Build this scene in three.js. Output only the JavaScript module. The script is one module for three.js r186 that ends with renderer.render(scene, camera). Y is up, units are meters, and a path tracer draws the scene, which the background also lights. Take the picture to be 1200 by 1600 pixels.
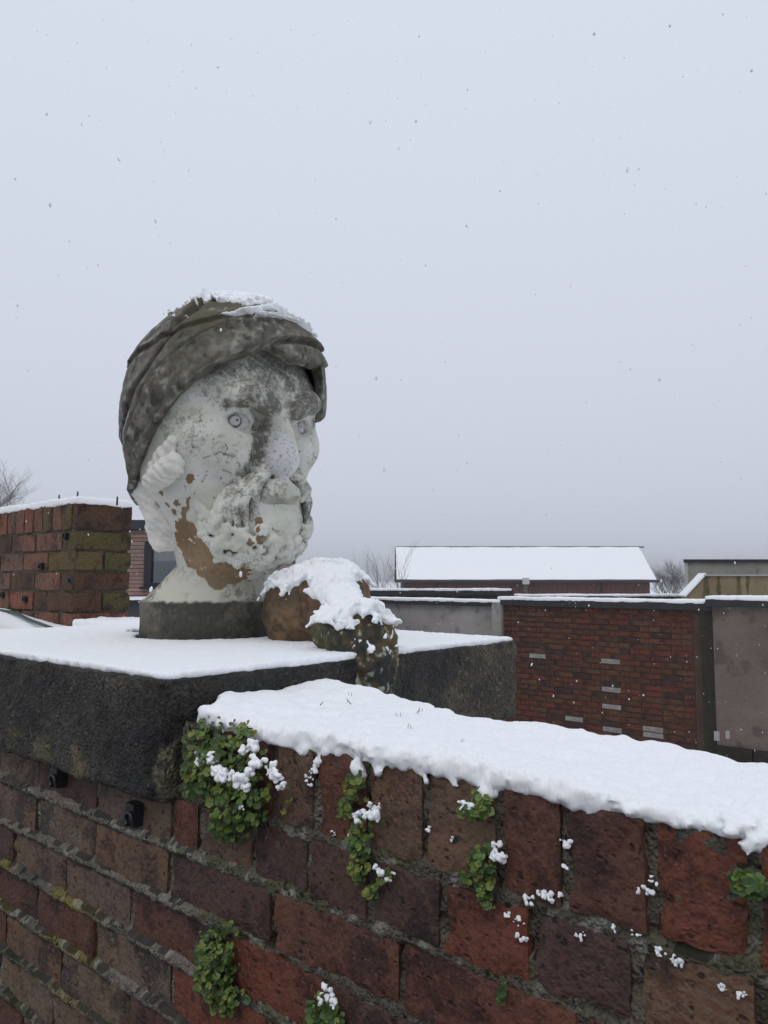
import * as THREE from 'three';
import { mergeGeometries, toCreasedNormals } from 'three/addons/utils/BufferGeometryUtils.js';

// ---------------------------------------------------------------- camera, sky, sun, exposure
const scene = new THREE.Scene();
const FPX = 1200, HORIZON = 905;                     // focal length and horizon of the photograph, in its pixels
const PITCH = Math.atan2(HORIZON - 800, FPX), YAW = 41.2 * Math.PI / 180;
const CAM = new THREE.Vector3(0.971, 1.6, 0.633);
const FWD = new THREE.Vector3(-Math.sin(YAW) * Math.cos(PITCH), Math.sin(PITCH), -Math.cos(YAW) * Math.cos(PITCH));
const RIGHT = new THREE.Vector3(Math.cos(YAW), 0, -Math.sin(YAW));
const UP = new THREE.Vector3().crossVectors(RIGHT, FWD);
const camera = new THREE.PerspectiveCamera(2 * Math.atan(800 / FPX) * 180 / Math.PI, 0.75, 0.05, 1500);
camera.position.copy(CAM);
camera.lookAt(CAM.clone().add(FWD));

{ // overcast, snow-laden sky: radiance depends on elevation, a little brighter towards the zenith
  const W = 64, H = 128, d = new Float32Array(W * H * 4);
  const stops = [[-90, 0.47, 0.50, 0.57], [0, 0.590, 0.622, 0.712], [6, 0.618, 0.655, 0.750], [14, 0.648, 0.690, 0.792], [24, 0.668, 0.715, 0.820], [38, 0.690, 0.742, 0.850], [60, 0.72, 0.78, 0.89], [90, 0.76, 0.82, 0.93]];
  for (let j = 0; j < H; j++) {
    const el = ((j + 0.5) / H - 0.5) * 180;
    let a = stops[0], b = stops[stops.length - 1];
    for (let s = 0; s < stops.length - 1; s++) if (el >= stops[s][0] && el <= stops[s + 1][0]) { a = stops[s]; b = stops[s + 1]; }
    const t = Math.min(1, Math.max(0, (el - a[0]) / (b[0] - a[0] || 1)));
    for (let i = 0; i < W; i++) {
      const o = (j * W + i) * 4;
      for (let c = 0; c < 3; c++) d[o + c] = a[c + 1] + (b[c + 1] - a[c + 1]) * t;
      d[o + 3] = 1;
    }
  }
  const sky = new THREE.DataTexture(d, W, H, THREE.RGBAFormat, THREE.FloatType);
  sky.mapping = THREE.EquirectangularReflectionMapping; sky.magFilter = THREE.LinearFilter; sky.minFilter = THREE.LinearFilter;
  sky.needsUpdate = true; scene.background = sky; scene.environment = sky;
}
const sun = new THREE.DirectionalLight(0xfff6ea, 0.55);
sun.position.set(1.5, 9, 4.5); sun.target.position.set(0, 1, -1); scene.add(sun, sun.target);
sun.castShadow = true; sun.shadow.radius = 45; sun.shadow.mapSize.set(2048, 2048);
Object.assign(sun.shadow.camera, { left: -14, right: 14, top: 14, bottom: -14, near: 0.5, far: 40 });
const renderer = new THREE.WebGLRenderer({ antialias: true });
renderer.toneMapping = THREE.LinearToneMapping; renderer.toneMappingExposure = 1.0;
renderer.shadowMap.enabled = true; renderer.shadowMap.type = THREE.PCFSoftShadowMap;

// ---------------------------------------------------------------- small helpers
const V = (x, y, z) => new THREE.Vector3(x, y, z);
function rngOf(a) { return () => { a |= 0; a = a + 0x6D2B79F5 | 0; let t = Math.imul(a ^ a >>> 15, 1 | a); t = t + Math.imul(t ^ t >>> 7, 61 | t) ^ t; return ((t ^ t >>> 14) >>> 0) / 4294967296; }; }
const clamp = (x, a, b) => x < a ? a : x > b ? b : x;
const mix = (a, b, t) => a + (b - a) * t;
const sst = (a, b, x) => { const t = clamp((x - a) / (b - a), 0, 1); return t * t * (3 - 2 * t); };
const mix3 = (a, b, t) => [mix(a[0], b[0], t), mix(a[1], b[1], t), mix(a[2], b[2], t)];
function h3(x, y, z) { let h = Math.imul(x, 374761393) ^ Math.imul(y, 668265263) ^ Math.imul(z, 1274126177); h = Math.imul(h ^ h >>> 13, 1274126177); h = Math.imul(h ^ h >>> 16, 2246822519); return ((h ^ h >>> 15) >>> 0) / 2147483648 - 1; }
function vn(x, y, z) {                                // value noise, -1..1
  const xi = Math.floor(x), yi = Math.floor(y), zi = Math.floor(z);
  let u = x - xi, v = y - yi, w = z - zi; u = u * u * (3 - 2 * u); v = v * v * (3 - 2 * v); w = w * w * (3 - 2 * w);
  const a = mix(mix(h3(xi, yi, zi), h3(xi + 1, yi, zi), u), mix(h3(xi, yi + 1, zi), h3(xi + 1, yi + 1, zi), u), v);
  const b = mix(mix(h3(xi, yi, zi + 1), h3(xi + 1, yi, zi + 1), u), mix(h3(xi, yi + 1, zi + 1), h3(xi + 1, yi + 1, zi + 1), u), v);
  return mix(a, b, w);
}
function fbm(x, y, z, o = 4) { let s = 0, a = 0.5, n = 0; for (let i = 0; i < o; i++) { s += a * vn(x, y, z); n += a; a *= 0.5; x = x * 2.03 + 7.1; y = y * 2.03 + 3.7; z = z * 2.03 + 1.3; } return s / n; }
const ray = (u, v) => FWD.clone().multiplyScalar(FPX).addScaledVector(RIGHT, u - 600).addScaledVector(UP, 800 - v).divideScalar(FPX);
const at = (u, v, depth) => CAM.clone().addScaledVector(ray(u, v), depth);
const onZ = (u, v, z) => { const r = ray(u, v); return CAM.clone().addScaledVector(r, (z - CAM.z) / r.z); };
const onY = (u, v, y) => { const r = ray(u, v); return CAM.clone().addScaledVector(r, (y - CAM.y) / r.y); };
const used = {};
function numbered(n) { const k = used[n] = (used[n] ?? -1) + 1; return k ? `${n}_${String(k).padStart(3, '0')}` : n; }
function tag(o, label, category, group, kind) { Object.assign(o.userData, { label, category }); if (group) o.userData.group = group; if (kind) o.userData.kind = kind; return o; }
function mesh(name, geo, mat, parent = scene) { const m = new THREE.Mesh(geo, mat); m.name = parent === scene ? numbered(name) : name; m.castShadow = m.receiveShadow = true; parent.add(m); return m; }
function thing(name, label, category, group) { const g = new THREE.Group(); g.name = numbered(name); scene.add(g); return tag(g, label, category, group); }
function structure(name, geo, mat) { const m = mesh(name, geo, mat); m.userData.kind = 'structure'; return m; }
const box = (x0, x1, y0, y1, z0, z1) => new THREE.BoxGeometry(x1 - x0, y1 - y0, z1 - z0).translate((x0 + x1) / 2, (y0 + y1) / 2, (z0 + z1) / 2);
function boxUV(g, s = 1, ou = 0, ov = 0) {            // uv in metres from position and face direction
  const p = g.attributes.position, n = g.attributes.normal, uv = new Float32Array(p.count * 2);
  for (let i = 0; i < p.count; i++) {
    const ax = Math.abs(n.getX(i)), ay = Math.abs(n.getY(i)), az = Math.abs(n.getZ(i));
    const x = p.getX(i), y = p.getY(i), z = p.getZ(i);
    const [a, b] = az >= ax && az >= ay ? [x, y] : ax >= ay ? [z, y] : [x, z];
    uv[i * 2] = a / s + ou; uv[i * 2 + 1] = b / s + ov;
  }
  g.setAttribute('uv', new THREE.BufferAttribute(uv, 2)); return g;
}
// box with rounded, uneven edges; round and wobble in metres
function roughBox(w, h, d, sx, sy, sz, round, amp, freq, seed) {
  const g = new THREE.BoxGeometry(w, h, d, sx, sy, sz), p = g.attributes.position;
  boxUV(g, 1, (seed * 0.37) % 1, (seed * 0.61) % 1);
  const hw = w / 2 - round, hh = h / 2 - round, hd = d / 2 - round;
  for (let i = 0; i < p.count; i++) {
    let x = p.getX(i), y = p.getY(i), z = p.getZ(i);
    const qx = clamp(x, -hw, hw), qy = clamp(y, -hh, hh), qz = clamp(z, -hd, hd);
    let dx = x - qx, dy = y - qy, dz = z - qz; const l = Math.hypot(dx, dy, dz) || 1;
    const edge = (Math.abs(dx) > 1e-6) + (Math.abs(dy) > 1e-6) + (Math.abs(dz) > 1e-6) > 1 ? 1.9 : 1;
    const n = fbm(x * freq + seed * 13.7, y * freq + seed * 5.1, z * freq - seed * 3.3, 3) * amp * edge;
    const k = l > 1e-6 ? (round + n) / l : 0;
    p.setXYZ(i, qx + dx * k, qy + dy * k, qz + dz * k);
  }
  return toCreasedNormals(g, 0.9);
}
// surface nets over a signed distance, only near the surface
function surf(f, lo, hi, h, { color, uv, lip = 1.25 } = {}) {
  const nx = Math.ceil((hi[0] - lo[0]) / h) + 1, ny = Math.ceil((hi[1] - lo[1]) / h) + 1, nz = Math.ceil((hi[2] - lo[2]) / h) + 1, B = 8;
  const val = new Float32Array(nx * ny * nz).fill(NaN), vid = new Int32Array(nx * ny * nz).fill(-1);
  const id = (i, j, k) => i + nx * (j + ny * k), pos = [], cells = [], reach = B * h * 0.9 * lip;
  const blocks = [];
  for (let k = 0; k < nz - 1; k += B) for (let j = 0; j < ny - 1; j += B) for (let i = 0; i < nx - 1; i += B) {
    if (Math.abs(f(lo[0] + (i + B / 2) * h, lo[1] + (j + B / 2) * h, lo[2] + (k + B / 2) * h)) < reach) blocks.push([i, j, k]);
  }
  for (const [bi, bj, bk] of blocks) {
    const ei = Math.min(bi + B, nx - 1), ej = Math.min(bj + B, ny - 1), ek = Math.min(bk + B, nz - 1);
    for (let k = bk; k <= ek; k++) for (let j = bj; j <= ej; j++) for (let i = bi; i <= ei; i++) { const q = id(i, j, k); if (val[q] !== val[q]) val[q] = f(lo[0] + i * h, lo[1] + j * h, lo[2] + k * h); }
  }
  const cv = new Float32Array(8);
  for (const [bi, bj, bk] of blocks) {
    const ei = Math.min(bi + B, nx - 1), ej = Math.min(bj + B, ny - 1), ek = Math.min(bk + B, nz - 1);
    for (let k = bk; k < ek; k++) for (let j = bj; j < ej; j++) for (let i = bi; i < ei; i++) {
      let m = 0; for (let c = 0; c < 8; c++) { cv[c] = val[id(i + (c & 1), j + (c >> 1 & 1), k + (c >> 2))]; if (cv[c] < 0) m |= 1 << c; }
      if (m === 0 || m === 255) continue;
      let sx = 0, sy = 0, sz = 0, n = 0;
      for (let a = 0; a < 8; a++) for (let bit = 1; bit < 8; bit <<= 1) {
        const b = a | bit; if (b === a) continue; const va = cv[a], vb = cv[b]; if ((va < 0) === (vb < 0)) continue;
        const t = va / (va - vb); sx += (a & 1) + (bit === 1 ? t : 0); sy += (a >> 1 & 1) + (bit === 2 ? t : 0); sz += (a >> 2) + (bit === 4 ? t : 0); n++;
      }
      vid[id(i, j, k)] = pos.length / 3; pos.push(lo[0] + (i + sx / n) * h, lo[1] + (j + sy / n) * h, lo[2] + (k + sz / n) * h); cells.push(i, j, k);
    }
  }
  const idx = [];
  const quad = (a, b, c, d, flip) => { if (a < 0 || b < 0 || c < 0 || d < 0) return; if (flip) idx.push(a, c, b, a, d, c); else idx.push(a, b, c, a, c, d); };
  for (let q = 0; q < cells.length; q += 3) {
    const i = cells[q], j = cells[q + 1], k = cells[q + 2], s = val[id(i, j, k)] < 0;
    if (j && k && s !== val[id(i + 1, j, k)] < 0) quad(vid[id(i, j - 1, k - 1)], vid[id(i, j, k - 1)], vid[id(i, j, k)], vid[id(i, j - 1, k)], !s);
    if (i && k && s !== val[id(i, j + 1, k)] < 0) quad(vid[id(i - 1, j, k - 1)], vid[id(i - 1, j, k)], vid[id(i, j, k)], vid[id(i, j, k - 1)], !s);
    if (i && j && s !== val[id(i, j, k + 1)] < 0) quad(vid[id(i - 1, j - 1, k)], vid[id(i, j - 1, k)], vid[id(i, j, k)], vid[id(i - 1, j, k)], !s);
  }
  const g = new THREE.BufferGeometry();
  g.setAttribute('position', new THREE.Float32BufferAttribute(pos, 3)); g.setIndex(idx); g.computeVertexNormals();
  const N = g.attributes.normal;
  if (color) { const c = new Float32Array(pos.length); for (let i = 0; i < pos.length / 3; i++) { const r = color(pos[3 * i], pos[3 * i + 1], pos[3 * i + 2], N.getX(i), N.getY(i), N.getZ(i)); c[3 * i] = r[0]; c[3 * i + 1] = r[1]; c[3 * i + 2] = r[2]; } g.setAttribute('color', new THREE.BufferAttribute(c, 3)); }
  if (uv) { const c = new Float32Array(pos.length / 3 * 2); for (let i = 0; i < pos.length / 3; i++) { const r = uv(pos[3 * i], pos[3 * i + 1], pos[3 * i + 2]); c[2 * i] = r[0]; c[2 * i + 1] = r[1]; } g.setAttribute('uv', new THREE.BufferAttribute(c, 2)); }
  return g;
}
// signed distances
const smin = (a, b, k) => { const h = Math.max(k - Math.abs(a - b), 0) / k; return Math.min(a, b) - h * h * k * 0.25; };
const smax = (a, b, k) => -smin(-a, -b, k);
function sdE(x, y, z, rx, ry, rz) { const k0 = Math.hypot(x / rx, y / ry, z / rz), k1 = Math.hypot(x / rx / rx, y / ry / ry, z / rz / rz); return k1 < 1e-9 ? -Math.min(rx, ry, rz) : k0 * (k0 - 1) / k1; }
function sdCap(x, y, z, a, b, ra, rb) { const bx = b[0] - a[0], by = b[1] - a[1], bz = b[2] - a[2], px = x - a[0], py = y - a[1], pz = z - a[2]; const t = clamp((px * bx + py * by + pz * bz) / (bx * bx + by * by + bz * bz + 1e-12), 0, 1); return Math.hypot(px - bx * t, py - by * t, pz - bz * t) - mix(ra, rb, t); }
const sdBox = (x, y, z, hx, hy, hz, r) => { const qx = Math.abs(x) - hx + r, qy = Math.abs(y) - hy + r, qz = Math.abs(z) - hz + r; return Math.hypot(Math.max(qx, 0), Math.max(qy, 0), Math.max(qz, 0)) + Math.min(Math.max(qx, qy, qz), 0) - r; };

// ---------------------------------------------------------------- textures (tileable, computed)
function tn(x, y, per, seed) { const xi = Math.floor(x), yi = Math.floor(y); let u = x - xi, v = y - yi; u = u * u * (3 - 2 * u); v = v * v * (3 - 2 * v); const w = q => ((q % per) + per) % per; return mix(mix(h3(w(xi), w(yi), seed), h3(w(xi + 1), w(yi), seed), u), mix(h3(w(xi), w(yi + 1), seed), h3(w(xi + 1), w(yi + 1), seed), u), v); }
function tf(u, v, per, seed, o = 4) { let s = 0, a = 0.5, n = 0; for (let i = 0; i < o; i++) { s += a * tn(u * per, v * per, per, seed + i); n += a; a *= 0.55; per *= 2; } return s / n; }
function tex(size, fn, srgb, rep = 1) {
  const d = new Uint8Array(size * size * 4);
  for (let j = 0; j < size; j++) for (let i = 0; i < size; i++) { const r = fn((i + 0.5) / size, (j + 0.5) / size), o = (j * size + i) * 4; for (let c = 0; c < 3; c++) { let q = clamp(typeof r === 'number' ? r : r[c], 0, 1); if (srgb) q = q <= 0.0031308 ? q * 12.92 : 1.055 * Math.pow(q, 1 / 2.4) - 0.055; d[o + c] = q * 255 + 0.5; } d[o + 3] = 255; }
  const t = new THREE.DataTexture(d, size, size, THREE.RGBAFormat); t.wrapS = t.wrapT = THREE.RepeatWrapping; t.magFilter = THREE.LinearFilter; t.minFilter = THREE.LinearMipmapLinearFilter; t.generateMipmaps = true;
  if (srgb) t.colorSpace = THREE.SRGBColorSpace; t.repeat.set(rep, rep); t.needsUpdate = true; return t;
}
// one tile = 0.5 m of brick: soot blotches, pits, pale lime specks
const brickTone = (u, v) => {
  const soot = tf(u, v, 10, 11, 5), fine = tf(u, v, 90, 21, 3), big = tf(u, v, 5, 31, 3), pit = tf(u, v, 64, 41, 2), lime = tf(u, v, 110, 51, 2), limeM = tf(u, v, 9, 61, 3);
  return { soot, fine, big, pit, lime, limeM };
};
const brickMap = tex(1024, (u, v) => {
  const t = brickTone(u, v), mid = tf(u, v, 28, 81, 4); let c = [0.78, 0.74, 0.74];
  c = mix3(c, [1.05, 0.86, 0.70], sst(-0.15, 0.5, t.big + mid * 0.4));
  c = mix3(c, [0.20, 0.20, 0.23], sst(-0.03, 0.45, t.soot + mid * 0.4) * 0.84);
  const k = 1.12 + t.fine * 0.55 + mid * 0.35 + tf(u, v, 170, 85, 2) * 0.35; c = c.map(q => q * k);
  if (t.pit > 0.56) c = mix3(c, [0.1, 0.09, 0.09], sst(0.56, 0.7, t.pit) * 0.8);
  c = mix3(c, [1.0, 1.0, 1.0], sst(0.40, 0.56, t.lime + t.limeM * 0.42) * 0.85);
  return c;
}, true, 2);
const brickBump = tex(1024, (u, v) => { const t = brickTone(u, v); return 0.55 + t.fine * 0.22 + t.big * 0.18 - sst(0.45, 0.65, t.pit) * 0.35 + sst(0.5, 0.62, t.lime + t.limeM * 0.28) * 0.1 + tf(u, v, 24, 71, 3) * 0.15; }, false, 2);
const mortarMap = tex(1024, (u, v) => { const a = tf(u, v, 8, 101, 4), b = tf(u, v, 120, 111, 2), s = tf(u, v, 60, 121, 2); let k = 0.80 + a * 0.3 + b * 0.25; let c = [k, k * 0.98, k * 0.95]; if (s > 0.5) c = mix3(c, [1, 1, 0.98], sst(0.5, 0.6, s) * 0.8); if (s < -0.5) c = mix3(c, [0.12, 0.12, 0.1], sst(-0.5, -0.62, s)); return c; }, true, 2);
const grainBump = tex(1024, (u, v) => 0.5 + tf(u, v, 40, 131, 4) * 0.3 + tf(u, v, 160, 141, 2) * 0.2, false, 2);
// weathered exposed-aggregate concrete: soot with buff grit and pale flecks
const slabMap = tex(1024, (u, v) => {
  const a = tf(u, v, 4, 201, 5), g = tf(u, v, 150, 211, 2), f = tf(u, v, 75, 221, 2), p = tf(u, v, 12, 231, 4);
  let c = mix3([0.30, 0.29, 0.28], [0.62, 0.59, 0.52], sst(-0.1, 0.55, a));
  c = mix3(c, [0.16, 0.16, 0.17], sst(0.05, 0.5, p) * 0.8);
  const k = 1 + g * 0.75; c = c.map(q => q * k);
  if (f > 0.42) c = mix3(c, [1.0, 0.95, 0.85], sst(0.42, 0.66, f) * 0.8);
  if (f < -0.48) c = mix3(c, [0.03, 0.03, 0.03], 0.8);
  return c;
}, true, 2);
const snowBump = tex(1024, (u, v) => 0.5 + tf(u, v, 12, 301, 4) * 0.25 + tf(u, v, 128, 311, 2) * 0.22, false, 2.2);
const renderMap = tex(1024, (u, v) => { const a = tf(u, v, 3, 401, 5), b = tf(u, v, 10, 411, 5), g = tf(u, v, 150, 421, 2); const k = 0.74 + a * 0.28 + g * 0.12; let c = [k, k * 0.96, k * 0.93]; c = mix3(c, [0.34, 0.32, 0.30], sst(0.15, 0.5, b) * 0.6); c = mix3(c, [1, 0.98, 0.95], sst(0.2, 0.55, -b) * 0.35); return c; }, true, 1);
const boardMap = tex(512, (u, v) => { const a = tf(u, v * 0.25, 64, 501, 3), b = tf(u, v, 6, 511, 4); const k = 0.8 + a * 0.2 + b * 0.2; return [k, k * 0.97, k * 0.94]; }, true, 1);

const M = (color, o = {}) => { const m = new THREE.MeshStandardMaterial({ roughness: 0.95, metalness: 0, ...o }); if (Array.isArray(color)) m.color.setRGB(...color); else m.color.set(color); return m; };
const snowMat = M([0.90, 0.91, 0.925], { roughness: 0.9, bumpMap: snowBump, bumpScale: 0.0035 });
const snowPlain = M([0.90, 0.91, 0.925], { roughness: 0.9 });
const statueMat = M([1, 1, 1], { vertexColors: true, roughness: 0.88 });
const brickMats = [[0.116, 0.048, 0.030], [0.098, 0.043, 0.029], [0.080, 0.042, 0.035], [0.126, 0.047, 0.028], [0.138, 0.083, 0.054], [0.130, 0.088, 0.066], [0.146, 0.046, 0.025], [0.145, 0.104, 0.074]].map(c => M(c, { map: brickMap, bumpMap: brickBump, bumpScale: 0.0045, roughness: 0.75 }));
const mortarMat = M([1, 1, 1], { vertexColors: true, map: mortarMap, bumpMap: grainBump, bumpScale: 0.016, roughness: 0.95 });
const slabMat = M([0.17, 0.165, 0.155], { map: slabMap, bumpMap: grainBump, bumpScale: 0.009, roughness: 0.85 });
const blackPlastic = M([0.012, 0.012, 0.014], { roughness: 0.45 });

// ---------------------------------------------------------------- ground
{
  const g = new THREE.CircleGeometry(700, 96).rotateX(-Math.PI / 2).translate(0, -0.62, 0); boxUV(g, 2);
  structure('ground', g, snowMat);
  structure('terrace', boxUV(box(-14, 14, -0.6, 0, 0.02, 9)), M([0.16, 0.155, 0.145], { map: slabMap, bumpMap: grainBump, bumpScale: 0.006, roughness: 0.7 }));   // unseen raised ground under the camera, made dark to cut bounce onto the wall
}

// ---------------------------------------------------------------- near garden wall with the pier under the slab
const WZ = -0.03, WALL_END = 1.75, WALL_START = -2.0;
const BEDS = [1.292, 1.214, 1.137, 1.060, 0.984, 0.908, 0.832, 0.756, 0.680, 0.604, 0.528, 0.452];
const TOPY = 1.398;
{
  const wall = thing('garden_wall', 'old red brick garden wall with plants in its joints, running under the concrete slab', 'brick wall');
  const rnd = rngOf(5), J = 0.0085;
  const rows = [];
  const fill = (a, b, step) => { const o = []; for (let x = a; x <= b + 1e-6; x += step) o.push(x + (rnd() - 0.5) * 0.008); return o; };
  // joints read from the photograph, continued in the same bond to both sides
  rows.push([TOPY, BEDS[0], [0.042, 0.122, 0.203, 0.280, 0.366, 0.447, 0.541, 0.613, 0.694, 0.776, ...fill(0.858, WALL_END, 0.082)], 0]);
  rows.push([BEDS[0], BEDS[1], [...fill(-1.93, -0.12, 0.212), -0.017, 0.050, 0.164, 0.268, 0.368, 0.470, 0.577, 0.677, ...fill(0.78, WALL_END, 0.105)], 1]);
  rows.push([BEDS[1], BEDS[2], [...fill(-1.94, -0.44, 0.2135), -0.233, -0.021, 0.203, 0.416, 0.628, ...fill(0.84, WALL_END, 0.212)], 2]);
  rows.push([BEDS[2], BEDS[3], [...fill(-1.81, -0.74, 0.213), -0.532, -0.327, -0.122, 0.092, 0.304, ...fill(0.516, WALL_END, 0.212)], 3]);
  rows.push([BEDS[3], BEDS[4], [...fill(-1.92, -0.64, 0.213), -0.431, -0.226, -0.013, 0.200, ...fill(0.412, WALL_END, 0.212)], 4]);
  rows.push([BEDS[4], BEDS[5], [...fill(-1.83, -0.55, 0.213), -0.334, -0.122, 0.09, ...fill(0.30, WALL_END, 0.212)], 5]);
  for (let r = 5; r < BEDS.length - 1; r++) rows.push([BEDS[r], BEDS[r + 1], fill(-1.95 + (r % 2) * 0.106, WALL_END, 0.212), r + 1]);
  let s = 0;
  for (const [y1, y0, js, r] of rows) for (let k = 0; k < js.length - 1; k++) {
    const x0 = js[k] + J / 2, x1 = js[k + 1] - J / 2, w = x1 - x0, h = y1 - y0 - (r === 0 ? 0.008 : J), x = (x0 + x1) / 2, y = (y0 + y1) / 2 + (r === 0 ? 0.001 : 0);
    if (w < 0.02) continue;
    s++;
    const near = x > -0.75 && x < 0.95 && y > 0.75, d = 0.10;
    const g = near ? roughBox(w, h, d, Math.max(6, Math.round(w / 0.0065)), Math.max(6, Math.round(h / 0.0065)), 3, 0.0045, 0.0034, 48, s) : roughBox(w, h, d, 4, 2, 1, 0.008, 0.003, 30, s);
    const dark = x < 0 ? [5, 4, 5, 2, 7, 1, 4] : r === 0 ? [0, 1, 0, 3, 4, 0, 6, 1] : [1, 0, 3, 2, 0, 6, 4];
    let mi = dark[Math.floor(rnd() * dark.length)];
    if (r === 0 && Math.abs(x - 0.735) < 0.03) mi = 6;
    if (r === 1 && Math.abs(x - 0.523) < 0.03) mi = 6;
    if (r === 1 && x > 0.2 && x < 0.46) mi = 2;
    if (r === 2 && x > 0.2 && x < 0.41) mi = 0;
    const b = mesh('brick', g, brickMats[mi], wall);
    b.position.set(x, y, WZ - d / 2 + (rnd() - 0.5) * 0.005); b.rotation.set((rnd() - 0.5) * 0.02, (rnd() - 0.5) * 0.02, (rnd() - 0.5) * 0.018);
  }
  // mortar: one uneven sheet just behind the brick faces; on the left the bed joints are struck as a raised bead
  const st = 0.0055, nx = Math.round((0.98 + 1.0) / st), ny = Math.round((TOPY - 0.76) / st), X0 = -1.0, Y0 = 0.756;
  const P = new THREE.PlaneGeometry(nx * st, ny * st, nx, ny).translate(X0 + nx * st / 2, Y0 + ny * st / 2, 0), p = P.attributes.position, col = new Float32Array(p.count * 3);
  for (let i = 0; i < p.count; i++) {
    const x = p.getX(i), y = p.getY(i);
    let bed = 1; for (const b of BEDS) bed = Math.min(bed, Math.abs(y - b + fbm(x * 9, b * 40, 2, 2) * 0.004));
    const gap = vn(x * 14, y * 60, 5.5), leftish = sst(0.30, -0.05, x);
    let z = WZ - 0.005 + fbm(x * 60, y * 60, 1, 3) * 0.0045;
    if (bed < 0.011) z += (0.004 + 0.0075 * leftish) * Math.sqrt(Math.max(0, 1 - (bed / 0.011) ** 2)) * sst(-0.55, -0.1, gap + 0.35 * leftish);
    z -= 0.010 * sst(0.42, 0.7, gap) * (1 - leftish * 0.7);
    p.setZ(i, z);
    let c = mix3([0.118, 0.103, 0.076], [0.235, 0.212, 0.175], leftish * 0.75);
    c = mix3(c, [0.055, 0.05, 0.038], sst(0.1, 0.5, fbm(x * 17, y * 25, 9, 3)) * 0.8);
    c = mix3(c, [0.09, 0.10, 0.035], sst(0.12, 0.42, fbm(x * 8, y * 10, 15, 3)) * 0.6);
    const yel = sst(-0.12, -0.30, x) * sst(1.16, 1.08, y) * sst(-0.05, 0.3, fbm(x * 7, y * 9, 31, 3) + 0.12);
    c = mix3(c, [0.21, 0.17, 0.03], yel * 0.85);
    const lime = sst(0.36, 0.5, fbm(x * 70, y * 70, 44, 2) + 0.35 * fbm(x * 6, y * 12, 41, 2)) * (bed < 0.012 ? 1 : 0.5);
    c = mix3(c, [0.40, 0.40, 0.36], lime * 0.55);
    col.set(c, i * 3);
  }
  P.setAttribute('color', new THREE.BufferAttribute(col, 3)); P.computeVertexNormals(); boxUV(P, 1);
  mesh('mortar', P, mortarMat, wall);
  const coreMat = M([0.15, 0.135, 0.115], { map: mortarMap, bumpMap: grainBump, bumpScale: 0.006 });
  mesh('wall_core', boxUV(mergeGeometries([box(-0.02, WALL_END, -0.1, TOPY - 0.006, -0.255, WZ - 0.021), box(WALL_START, -0.02, -0.1, 1.27, -0.9, WZ - 0.021)])), coreMat, wall);
  // pier flank behind the low wall
  let q = 0;
  for (let r = 0; r < 8; r++) for (let k = 0; k < 3; k++) {
    const z0 = -0.275 - k * 0.212 - (r % 2) * 0.05, b = mesh('brick', roughBox(0.04, 0.064, 0.2, 1, 2, 4, 0.006, 0.003, 30, 400 + q), brickMats[q++ % 6], wall);
    b.position.set(-0.016, (BEDS[r] + BEDS[r + 1]) / 2, z0 - 0.1);
  }
}

// ---------------------------------------------------------------- the concrete slab
const SLAB_TOP = 1.455;
{
  const slab = thing('coping_slab', 'thick dark weathered concrete slab that carries the turbaned stone head', 'concrete slab');
  const g = roughBox(1.2, 0.176, 0.95, 150, 26, 120, 0.007, 0.0035, 26, 3);
  const p = g.attributes.position, n = g.attributes.normal, col = new Float32Array(p.count * 3);
  for (let i = 0; i < p.count; i++) {
    let x = p.getX(i) - 0.6, y = p.getY(i) + SLAB_TOP - 0.088, z = p.getZ(i) - 0.475;
    const chip = 0.036 - Math.hypot(x - 0.0, (y - 1.325) * 0.45, z + 0.004) + fbm(x * 40, y * 30, z * 40, 3) * 0.02;   // spalled arris
    if (chip > 0) { x -= Math.min(chip, 0.016) * 0.5; z -= Math.min(chip, 0.016) * 0.5; }
    p.setXYZ(i, x, y, z);
    const a = fbm(x * 5, y * 7, z * 5, 4), gr = fbm(x * 60, y * 60, z * 60, 3);
    let c = mix3([0.55, 0.53, 0.51], [1.10, 1.02, 0.88], sst(-0.15, 0.45, a + gr * 0.3));
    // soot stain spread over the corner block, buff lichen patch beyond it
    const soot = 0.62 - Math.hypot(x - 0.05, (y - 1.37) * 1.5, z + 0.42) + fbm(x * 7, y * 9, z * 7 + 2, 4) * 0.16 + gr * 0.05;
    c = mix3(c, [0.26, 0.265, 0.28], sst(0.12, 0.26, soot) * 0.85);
    const lich = 0.20 - Math.hypot(x, (y - 1.36) * 0.8, z + 0.84) + fbm(x * 9, y * 14, z * 16 + 7, 4) * 0.10 + gr * 0.05;
    c = mix3(c, [1.05, 0.95, 0.70], sst(0.02, 0.08, lich) * 0.85);
    if (chip > 0.012 && y < 1.40) c = mix3(c, [2.6, 2.35, 1.75], sst(0.012, 0.022, chip) * sst(-0.3, 0.1, fbm(x * 60, y * 60, z * 60, 3)));
    if (y < 1.33) c = mix3(c, [1.5, 1.35, 0.75], sst(0.15, 0.4, fbm(x * 16, y * 16, z * 16 + 4, 3)) * 0.7);
    col.set(c, i * 3);
  }
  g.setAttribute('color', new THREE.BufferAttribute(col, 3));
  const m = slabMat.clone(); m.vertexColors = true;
  mesh('slab_body', toCreasedNormals(g, 0.9), m, slab);
}

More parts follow.
